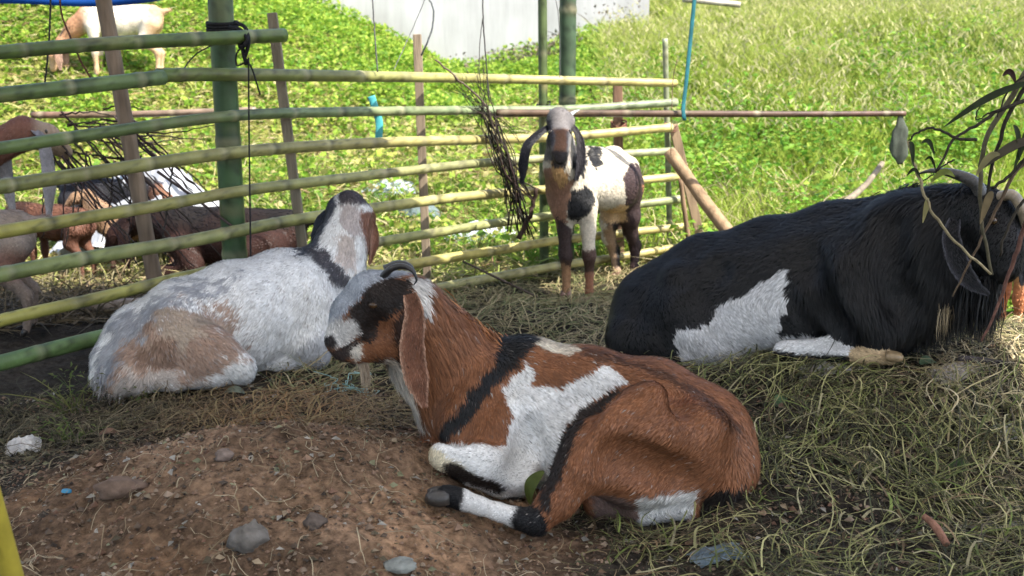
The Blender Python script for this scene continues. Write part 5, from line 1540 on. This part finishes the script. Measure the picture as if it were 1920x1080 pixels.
BLK = (.012, .012, .014)
def post_lashing():
    """black rope wound round the thick post and knotted on the top rail"""
    Y = 4.64
    l = at(455, 75, 4.52)
    g = empty("black_rope", l, "black rope lashed round the thick bamboo post and top rail", "rope")
    cx = at(417, 52, Y)
    for k in range(4):
        n = 40
        a = np.linspace(0, 2 * np.pi, n)
        C = np.stack([cx[0] + .060 * np.cos(a), cx[1] + .060 * np.sin(a), np.full(n, cx[2] - .018 + k * .0125) + .008 * np.sin(a)], 1)
        V, F = tube(C, .0075, 7)
        obj("coil", mesh_data("coil", rel(V, l), F, M_ROPE, np.tile(np.array(BLK), (len(V), 1))), g)
    for k, pts in enumerate(([(440, 42, 4.56), (460, 52, 4.52), (466, 80, 4.46), (458, 110, 4.46)], [(430, 50, 4.56), (456, 60, 4.5), (455, 92, 4.46), (462, 122, 4.46)], [(452, 60, 4.5), (464, 74, 4.45), (452, 90, 4.45), (446, 70, 4.5)])):
        V, F = tube(crom(np.array([at(*p) for p in pts]), 20), .008, 7)
        obj("knot", mesh_data("knot", rel(V, l), F, M_ROPE, np.tile(np.array(BLK), (len(V), 1))), g)
    for pts in ([(462, 110, 4.46), (473, 130, 4.46), (481, 155, 4.46), (488, 178, 4.46)], [(458, 85, 4.46), (444, 100, 4.47), (444, 122, 4.47), (458, 118, 4.46)], [(466, 108, 4.46), (467, 250, 4.42), (469, 400, 4.38), (470, 492, 4.36)]):
        V, F = tube(crom(np.array([at(*p) for p in pts]), 30), .0035, 6)
        obj("loose_end", mesh_data("loose_end", rel(V, l), F, M_ROPE, np.tile(np.array(BLK) * 1.4, (len(V), 1))), g)
post_lashing()
GRY = (.10, .10, .105)
rope("thin grey cord hanging down in front of the pale wall to the second rail", [(698, -12, 5.1), (703, 70, 5.1), (708, 135, 5.1)], .0035, GRY, 1)
rope("thin slanting grey cord crossing the pale wall", [(800, -8, 5.3), (770, 62, 5.3), (738, 132, 5.25)], .0022, (.16, .16, .17), 2)
rope("frayed grey cord looped beside the sawn stake, knotted midway", [(800, -10, 5.36), (812, 15, 5.36), (812, 45, 5.36), (806, 68, 5.36), (800, 82, 5.36), (790, 104, 5.38)], .0045, (.14, .15, .16), 3)
rope("doubled dark cord holding the twig bundle", [(905, -10, 5.5), (906, 40, 5.5), (911, 110, 5.52), (917, 190, 5.55)], .0038, (.06, .055, .055), 4)
rope("fine dark cord hanging left of the cord that holds the twig bundle", [(905, 35, 5.5), (900, 80, 5.5), (898, 140, 5.5)], .0025, (.07, .065, .06), 5)
rope("fine cord hanging beside the tall dark bamboo post", [(1040, -10, 5.9), (1048, 40, 5.9), (1050, 150, 5.92)], .0025, (.12, .12, .12), 6)
rope("dark cord hanging in the upper left corner below the tarpaulin", [(95, -5, 4.2), (93, 60, 4.2), (87, 130, 4.2), (82, 168, 4.2)], .0035, (.03, .03, .028), 7)
rope("reddish brown cord slanting down from the tarpaulin's edge", [(113, -5, 4.3), (115, 25, 4.3), (130, 65, 4.3), (150, 112, 4.3), (172, 150, 4.3)], .0035, (.09, .035, .025), 8)
rope("thin wire standing at the fence corner beside the long brown pole", [(1270, 110, 5.7), (1262, 150, 5.7), (1259, 230, 5.7), (1258, 292, 5.75)], .002, (.12, .07, .05), 9)
rope("dark cord tied from the thick post down to the second rail", [(398, 84, 4.5), (370, 100, 4.5), (352, 118, 4.48), (344, 134, 4.46)], .0032, (.04, .04, .038), 10)

def strap(label, pts, w, c, name="strap", wrap=None):
    P = np.array([at(*p) for p in pts]); l = P[-1].copy()
    V, F = tube(crom(P, 24), w, 8, .22, (0, 1, 0))
    cc = np.array(c) * (1 + .25 * fbm(V, 40, 2, 4))[:, None]
    o = obj(name, mesh_data(name, rel(V, l), F, M_PLASTIC, np.clip(cc, .004, 1))); o.location = tuple(l)
    return tag(o, label, "strap")
strap("blue-green strap hanging from above to the long brown pole", [(1303, -10, 5.6), (1295, 70, 5.6), (1287, 150, 5.59), (1281, 205, 5.58), (1284, 226, 5.575)], .010, (.025, .17, .20))
strap("torn turquoise strip dangling under the second rail", [(696, 180, 5.3), (704, 205, 5.3), (711, 230, 5.3), (710, 262, 5.3)], .018, (.10, .50, .55), "turquoise_strip")

thin_stick("thin dark stick slanting to the floor behind the brown goat's neck", [(868, 490, 5.2), (930, 520, 5.1), (1006, 556, 4.95)], [.005, .006, .005], (.06, .045, .035))
thin_stick("thin dark stick slanting across the rails left of the thick bamboo post", [(296, 322, 4.75), (370, 375, 4.65), (440, 428, 4.55)], [.007, .006, .006], (.07, .05, .045))
o = thin_stick("grey log lying on the ground behind the lowest rails", [(140, 574, 5.0), (220, 572, 5.0), (320, 566, 5.05)], [.028, .03, .026], (.28, .23, .19), "fallen_log"); o["category"] = "log"

# --- leafy branch hanging over the black goat's head
def leafy_branch():
    r = random.Random(9)
    l = at(1880, 260, 2.9)
    g = empty("leafy_branch", l, "cut leafy branch hanging over the black goat's head at the right edge", "branch")
    D, T = (.035, .03, .022), (.30, .25, .15)
    S = [
        ([(1960, 60, 2.9), (1905, 170, 2.9), (1858, 240, 2.9), (1838, 320, 2.88), (1842, 420, 2.86), (1860, 515, 2.85)], .0085, .004, (.09, .08, .05)),
        ([(1960, 110, 2.92), (1900, 200, 2.9), (1862, 300, 2.88), (1850, 380, 2.87), (1838, 440, 2.86)], .007, .003, D),
        ([(1960, 175, 2.9), (1880, 205, 2.88), (1830, 236, 2.87), (1790, 262, 2.86), (1755, 322, 2.85)], .006, .003, D),
        ([(1830, 262, 2.86), (1790, 258, 2.86), (1750, 240, 2.86), (1720, 250, 2.86), (1703, 264, 2.86)], .0045, .0025, D),
        ([(1703, 264, 2.86), (1712, 300, 2.86), (1735, 370, 2.85), (1760, 415, 2.84), (1800, 462, 2.83), (1858, 514, 2.83)], .004, .0035, T),
        ([(1960, 260, 2.9), (1900, 330, 2.88), (1870, 390, 2.87), (1850, 430, 2.86), (1830, 470, 2.85), (1786, 556, 2.84)], .006, .0022, (.10, .07, .045)),
        ([(1960, 330, 2.92), (1910, 390, 2.9), (1880, 450, 2.88), (1875, 480, 2.88)], .005, .003, D),
        ([(1930, 400, 2.9), (1890, 520, 2.88), (1870, 580, 2.87), (1840, 640, 2.86)], .007, .003, (.12, .06, .045)),
        ([(1960, 130, 2.88), (1910, 150, 2.87), (1880, 190, 2.87), (1870, 220, 2.87)], .003, .002, D),
        ([(1880, 205, 2.86), (1850, 215, 2.86), (1830, 225, 2.86), (1836, 196, 2.86)], .0025, .0015, D),
        ([(1960, 240, 2.86), (1920, 300, 2.86), (1890, 330, 2.86), (1860, 352, 2.86)], .006, .004, D),
        ([(1790, 300, 2.86), (1770, 310, 2.86), (1745, 330, 2.86), (1728, 340, 2.86)], .0025, .0015, D),
    ]
    for k, (pts, a, b, c) in enumerate(S):
        twig(g, l, [at(*p) for p in pts], a, b, c, 7, "stem", 24, .003, k)
    def lf(p0, p1, w, c, up=(0.3, -1, .4), curl=.02):
        A, B = at(*p0), at(*p1)
        n = 12; t = np.linspace(0, 1, n)
        C = A[None] * (1 - t[:, None]) + B[None] * t[:, None]; C[:, 2] += curl * np.sin(t * np.pi)
        wd = .78 * w * np.sin(np.pi * np.clip(t * .93 + .05, 0, 1)) ** .8
        V, F = tube(C, np.maximum(wd, .001), 10, .06, up, True, .3)
        cc = np.array(c) * (1 + .25 * fbm(V, 40, 2, 9))[:, None]
        obj("leaf", mesh_data("leaf", rel(V, l), F, M_LEAF, np.clip(cc, .004, 1)), g)
    G1, G2, TN = (.035, .05, .02), (.05, .075, .025), (.30, .27, .13)
    lf((1950, 150, 2.86), (1770, 238, 2.84), .012, G1)
    lf((1950, 262, 2.86), (1842, 316, 2.85), .016, (.10, .085, .055))
    lf((1900, 235, 2.86), (1912, 300, 2.86), .012, G1)
    lf((1945, 215, 2.87), (1900, 320, 2.86), .013, G2)
    lf((1728, 268, 2.85), (1752, 292, 2.85), .008, G1)
    lf((1704, 268, 2.85), (1712, 312, 2.85), .010, G1)
    lf((1742, 375, 2.85), (1730, 418, 2.84), .012, (.36, .33, .14))
    lf((1790, 332, 2.85), (1745, 342, 2.84), .011, (.22, .26, .05))
    lf((1862, 360, 2.85), (1838, 420, 2.84), .014, (.22, .17, .09))
    lf((1875, 290, 2.85), (1830, 330, 2.85), .012, TN)
    lf((1700, 330, 2.85), (1726, 334, 2.85), .006, G1)
    lf((1880, 142, 2.87), (1905, 158, 2.87), .010, (.07, .035, .03))
    lf((1735, 300, 2.86), (1755, 322, 2.85), .005, G1)
leafy_branch()

def withered_leaves():
    P = np.array([at(1688, 212, 5.6), at(1688, 232, 5.6), at(1686, 262, 5.6), at(1688, 308, 5.6)]); l = P[0].copy()
    C = crom(P, 26)
    w = np.interp(np.linspace(0, 1, 26), [0, .12, .3, .6, .85, 1], [.010, .016, .036, .045, .036, .012])
    V, F = tube(C, w, 28, .35, (0, 1, 0))
    n = fbm(V * np.array((1, 1, .25)), 46, 3, 5)
    c0 = np.vstack([np.repeat(C, 28, 0), C[0], C[-1]])
    V = c0 + (V - c0) * (1 + .32 * n)[:, None]
    cc = np.array((.060, .070, .055)) * (1 + .5 * n)[:, None]
    o = obj("withered_leaves", mesh_data("withered_leaves", rel(V, l), F, M_ROPE, np.clip(cc, .01, 1))); o.location = tuple(l)
    tag(o, "dark grey-green withered leaf bundle tied to the tip of the long brown pole", "leaves")
withered_leaves()

# ------------------------------------------------------------------ sheets and litter
def crumpled(name, label, cat, loc, sx, sy, hgt, c, yaw=0, seed=1, mat=None, n=26, crease=6, amp=.25, edge=.0):
    """a creased sheet heaped up on the ground"""
    u, v = np.meshgrid(np.linspace(-1, 1, n), np.linspace(-1, 1, n))
    P = np.stack([u.ravel(), v.ravel(), np.full(n * n, seed * 3.1)], 1)
    ridg = 1 - np.abs(fbm(P, crease / 3, 3, seed))
    rad = np.clip(1 - (u.ravel() ** 2 + v.ravel() ** 2) * .8, 0, 1)
    z = hgt * (rad * (1 - amp) + amp * (ridg - .3)) 
    wob = .22 * fbm(P, 1.6, 2, seed + 4)
    x = sx * u.ravel() * (1 + wob) + .12 * sx * fbm(P, 2.4, 2, seed + 1); y = sy * v.ravel() * (1 - wob) + .12 * sy * fbm(P, 2.4, 2, seed + 2)
    ca, sa = math.cos(yaw), math.sin(yaw)
    X, Y = x * ca - y * sa, x * sa + y * ca
    zz = terr(X + loc[0], Y + loc[1]) - tz(loc[0], loc[1]) + np.maximum(z, .004)
    V = np.stack([X, Y, zz], 1)
    i = np.arange(n - 1)[:, None] * n; j = np.arange(n - 1)[None, :]
    F = np.stack([i + j, i + j + 1, i + n + j + 1, i + n + j], -1).reshape(-1, 4)
    cc = np.array(c) * (1 + .2 * fbm(V, 12, 2, seed))[:, None]
    o = obj(name, mesh_data(name, V, F, mat or M_PLASTIC, np.clip(cc, .01, 1), False))
    o.location = (loc[0], loc[1], tz(loc[0], loc[1]))
    s = o.modifiers.new("thickness", 'SOLIDIFY'); s.thickness = .002
    return tag(o, label, cat)

def gp(px, py): return ground_at(px, py)
p = at(285, 440, 6.6)
crumpled("plastic_sheet", "big white plastic sheet heaped behind the twig pile", "sheet", p, .50, .35, .66, (.40, .42, .46), .2, 3, None, 34, 7, .28)
p = ground_at(735, 362); crumpled("plastic_sheet", "small grey-blue plastic sheet on the grass behind the white goat's head", "sheet", p, .17, .16, .10, (.40, .46, .50), .5, 5, None, 22)
p = ground_at(790, 408); crumpled("roof_scrap", "dark grey bent roofing scrap behind the fence stake", "scrap", p, .16, .10, .14, (.13, .17, .17), -.6, 6, M_STONE, 18)
p = ground_at(905, 448); crumpled("plastic_sheet", "pale blue-grey plastic sheet on the grass below the twig bundle", "sheet", p, .24, .13, .12, (.50, .55, .60), .15, 7, None, 24)
p = gp(45, 845); crumpled("crumpled_paper", "crumpled white paper on the earth near the yellow pole", "litter", p, .050, .040, .050, (.50, .48, .46), .4, 8, M_STONE, 18, 8, .5)
p = gp(1342, 1048); crumpled("plastic_scrap", "crumpled bluish plastic scrap in the straw below the brown goat", "litter", p, .062, .042, .028, (.17, .23, .28), .3, 9, None, 18, 8, .4)
p = gp(1905, 812); crumpled("paper_scrap", "torn white scrap on the straw at the right edge", "litter", p, .060, .03, .012, (.55, .54, .52), .1, 10, M_STONE, 16, 8, .5)
p = gp(1862, 992); crumpled("paper_strip", "long pale paper strip lying in the straw near the lower right", "litter", p, .085, .012, .012, (.45, .42, .38), -.12, 11, M_STONE, 16, 8, .5)
p = gp(1560, 690); crumpled("wool_scrap", "grey-white fluff on the straw below the black goat's chest", "litter", p, .10, .05, .02, (.36, .34, .33), .1, 12, M_STONE, 18, 9, .6)
p = gp(1790, 700); crumpled("wool_scrap", "pinkish white fluff on the straw mound under the black goat's beard", "litter", p, .08, .05, .02, (.46, .41, .38), .4, 13, M_STONE, 18, 9, .6)

def pebble(label, px, py, rx, c, seed, flat=.7, name="stone"):
    p = gp(px, py); r = pxm(px, py, p[1], rx)
    u = np.linspace(0, np.pi, 15); V = []
    for a in u:
        for b in np.linspace(0, 2 * np.pi, 22, endpoint=False):
            V.append((math.sin(a) * math.cos(b), math.sin(a) * math.sin(b), math.cos(a)))
    V = np.array(V); V = V * (1 + .34 * fbm(V + seed, 1.5, 3, seed) + .05 * fbm(V, 7, 2, seed))[:, None] * r * np.array((1, .9, flat))
    i = np.arange(14)[:, None] * 22; j = np.arange(22)[None, :]; j2 = (j + 1) % 22
    F = np.stack([i + j, i + 22 + j, i + 22 + j2, i + j2], -1).reshape(-1, 4)
    cc = np.array(c) * (1 + .25 * fbm(V, 60, 3, seed))[:, None]
    o = obj(name, mesh_data(name, V, F, M_STONE, np.clip(cc, .01, 1))); o.location = (p[0], p[1], p[2] + r * flat * .32)
    return tag(o, label, "stone")
pebble("grey egg-shaped stone on the bare earth in front", 466, 1022, 33, (.15, .135, .12), 3, 1.05)
pebble("small grey stone half buried in the bare earth", 420, 862, 17, (.17, .13, .11), 5)
pebble("flat grey stone at the bottom edge of the earth heap", 752, 1072, 30, (.22, .23, .21), 7, .35)
pebble("dark earth-stained stone right of the egg-shaped stone", 592, 985, 20, (.11, .085, .07), 9)
pebble("low brown clod left of the egg-shaped stone", 225, 925, 40, (.14, .095, .07), 11, .45, "clod")

def bottle_cap():
    p = gp(125, 927); r = .012
    a = np.linspace(0, 2 * np.pi, 40, endpoint=False)
    rings = [(0.0, .0075), (.80, .0075), (.94, .0062), (1.0 , .004), (1.06, 0.0)]
    V = [(0, 0, .0075)]
    for k, (q, z) in enumerate(rings[1:]):
        rr = q * r * (1 + (.04 * np.sign(np.sin(a * 20)) if k >= 2 else 0))
        V += [(x, y, z) for x, y in zip(rr * np.cos(a), rr * np.sin(a))]
    V = np.array(V); F3 = np.array([[0, 1 + i, 1 + (i + 1) % 40] for i in range(40)])
    F4 = np.array([[1 + k * 40 + i, 1 + (k + 1) * 40 + i, 1 + (k + 1) * 40 + (i + 1) % 40, 1 + k * 40 + (i + 1) % 40] for k in range(3) for i in range(40)])
    o = obj("bottle_cap", mesh_data("bottle_cap", V, [F3, F4], M_PLASTIC, np.tile(np.array((.06, .30, .50)), (len(V), 1)))); o.location = (p[0], p[1], p[2] + .004)
    o.rotation_euler = (-.2, .1, 0)
    tag(o, "blue plastic bottle cap lying on the earth heap", "bottle cap")
bottle_cap()

def ground_leaf(label, px, py, ln, w, c, yaw, pitch=.1, name="fallen_leaf", Y=None, lift=.012):
    p = gp(px, py) if Y is None else at(px, py, Y)
    n = 14; t = np.linspace(0, 1, n)
    C = np.stack([(t - .5) * ln, np.zeros(n), .02 * ln / .1 * np.sin(t * 3.0)], 1)
    wd = w * np.sin(np.pi * np.clip(t * .94 + .03, 0, 1)) ** .7
    V, F = tube(C, np.maximum(wd, .0008), 12, .05, (0, 0, 1), True, .22)
    cc = np.array(c) * (1 + .25 * fbm(V, 50, 2, 3))[:, None]
    o = obj(name, mesh_data(name, V, F, M_LEAF, np.clip(cc, .01, 1))); o.location = (p[0], p[1], p[2] + lift)
    o.rotation_euler = (.25, pitch, yaw)
    return tag(o, label, "leaf")
ground_leaf("yellow-green leaf standing between the brown goat's belly and hind leg", 1008, 915, .095, .026, (.12, .15, .035), .25, -1.15, Y=2.66, lift=0)
ground_leaf("pale green leaf lying on the mound below the black goat's beard", 1740, 692, .075, .024, (.16, .24, .14), .5, .15)
ground_leaf("small green leaf on dark straw right of the brown goat's rump", 1462, 762, .055, .018, (.12, .20, .10), .9, -.3)
ground_leaf("pale grey-green leaf beside the white goat's tail", 190, 735, .09, .034, (.24, .29, .20), -.2, .1)
ground_leaf("brown curled leaf on the earth below the white goat", 205, 822, .06, .016, (.30, .18, .12), .35, .1)
ground_leaf("greyish leaf on the straw in front of the white goat", 440, 745, .07, .022, (.20, .22, .16), .1, .05)
ground_leaf("dull green leaf in the straw at the lower right", 1800, 885, .08, .016, (.08, .13, .05), .1, .0)
thin_stick("reddish brown stick in the straw near the bottom right", [(1732, 968, 2.45), (1752, 985, 2.42), (1775, 1020, 2.36)], [.008, .010, .009], (.24, .12, .08))
P0, P1, P2 = gp(1795, 686), gp(1850, 690), gp(1950, 702)
o = log_piece("stick", np.array([P0, P1, P2]) + np.array((0, 0, .02)) - P0, [.012, .008, .007], (.06, .05, .05), None, None, 14, 7); o.location = tuple(P0)
tag(o, "dark stick lying on the mound at the right edge", "stick")

def net_tangle():
    p = gp(652, 742); r = np.random.default_rng(4)
    g = empty("twine_tangle", p, "tangle of pale turquoise plastic twine on the straw under the brown goat's chin", "twine")
    for k in range(9):
        m = 7
        q = np.cumsum(r.normal(size=(m, 3)) * np.array((.022, .018, .009)), 0) + np.array((r.uniform(-.03, .03), r.uniform(-.02, .02), .02))
        q[:, 2] = np.abs(q[:, 2]) + .008
        V, F = tube(crom(q, 30), .0014, 5)
        obj("strand", mesh_data("strand", V, F, M_PLASTIC, np.tile(np.array((.30, .50, .48)) * r.uniform(.7, 1.2), (len(V), 1))), g)
net_tangle()

def weed(label, px, py, n, hgt, seed, spread=.07):
    p = gp(px, py); r = np.random.default_rng(seed)
    g = empty("grass_weed", p, label, "weed", "weeds at the fence foot")
    b = np.zeros((n, 3)); b[:, :2] = r.normal(size=(n, 2)) * spread * .4
    d = r.normal(size=(n, 3)) * .45; d[:, 2] = 1
    cc = pick([(.16, .19, .05), (.24, .24, .08), (.10, .14, .04)], n, r, .25)
    ribbons("blades", b, d, r.uniform(.4, 1, n) * hgt, r.uniform(.0014, .0032, n), cc * .7, cc, M_LEAF, 4, .5, seed, g)
    m = n * 2
    bb = np.zeros((m, 3)); bb[:, :2] = r.normal(size=(m, 2)) * spread; bb[:, 2] = r.random(m) * hgt * .6 + .01
    leaf_cards("leaves", bb, r.uniform(.012, .035, m), pick([(.12, .16, .05), (.18, .20, .07)], m, r, .3), None, .4, seed, g, None, .3)
weed("tall straggly grass weed sprouting left of the white goat's rump", 140, 775, 34, .24, 1, .06)
weed("low grass weed on the dark earth below the tall straggly weed", 132, 830, 22, .12, 2, .05)
weed("yellowish grass tuft beside the white goat's tail", 262, 752, 20, .10, 3, .05)

def dry_brush(label, px, py, n, hgt, spread, seed, Y):
    p = at(px, py, Y); p[2] = tz(p[0], p[1]); r = np.random.default_rng(seed)
    g = empty("dry_bush", p, label, "bush")
    b = np.zeros((n, 3)); b[:, 0] = r.normal(size=n) * spread; b[:, 1] = r.normal(size=n) * spread * .3
    b[:, 2] = terr(b[:, 0] + p[0], b[:, 1] + p[1]) - p[2]
    d = r.normal(size=(n, 3)) * .5; d[:, 2] = 1
    cc = pick([(.12, .10, .08), (.2, .16, .12), (.08, .07, .06)], n, r, .3)
    ribbons("stems", b, d, r.uniform(.4, 1, n) * hgt, r.uniform(.006, .012, n), cc, cc * 1.2, M_TWIG, 3, .3, seed, g)
    m = n * 3
    bb = np.zeros((m, 3)); bb[:, 0] = r.normal(size=m) * spread; bb[:, 1] = r.normal(size=m) * spread * .3
    bb[:, 2] = terr(bb[:, 0] + p[0], bb[:, 1] + p[1]) - p[2] + r.random(m) * hgt * .9
    leaf_cards("leaves", bb, r.uniform(.03, .07, m), pick([(.14, .12, .09), (.22, .17, .12), (.10, .10, .07)], m, r, .3), M_STRAW, .4, seed, g, None, .6)
dry_brush("grey-brown withered bush at the foot of the pale wall", 975, 118, 160, .30, .35, 5, 13.6)
dry_brush("small withered sprig against the wall's right end", 1150, 60, 30, .45, .22, 6, 14.3)
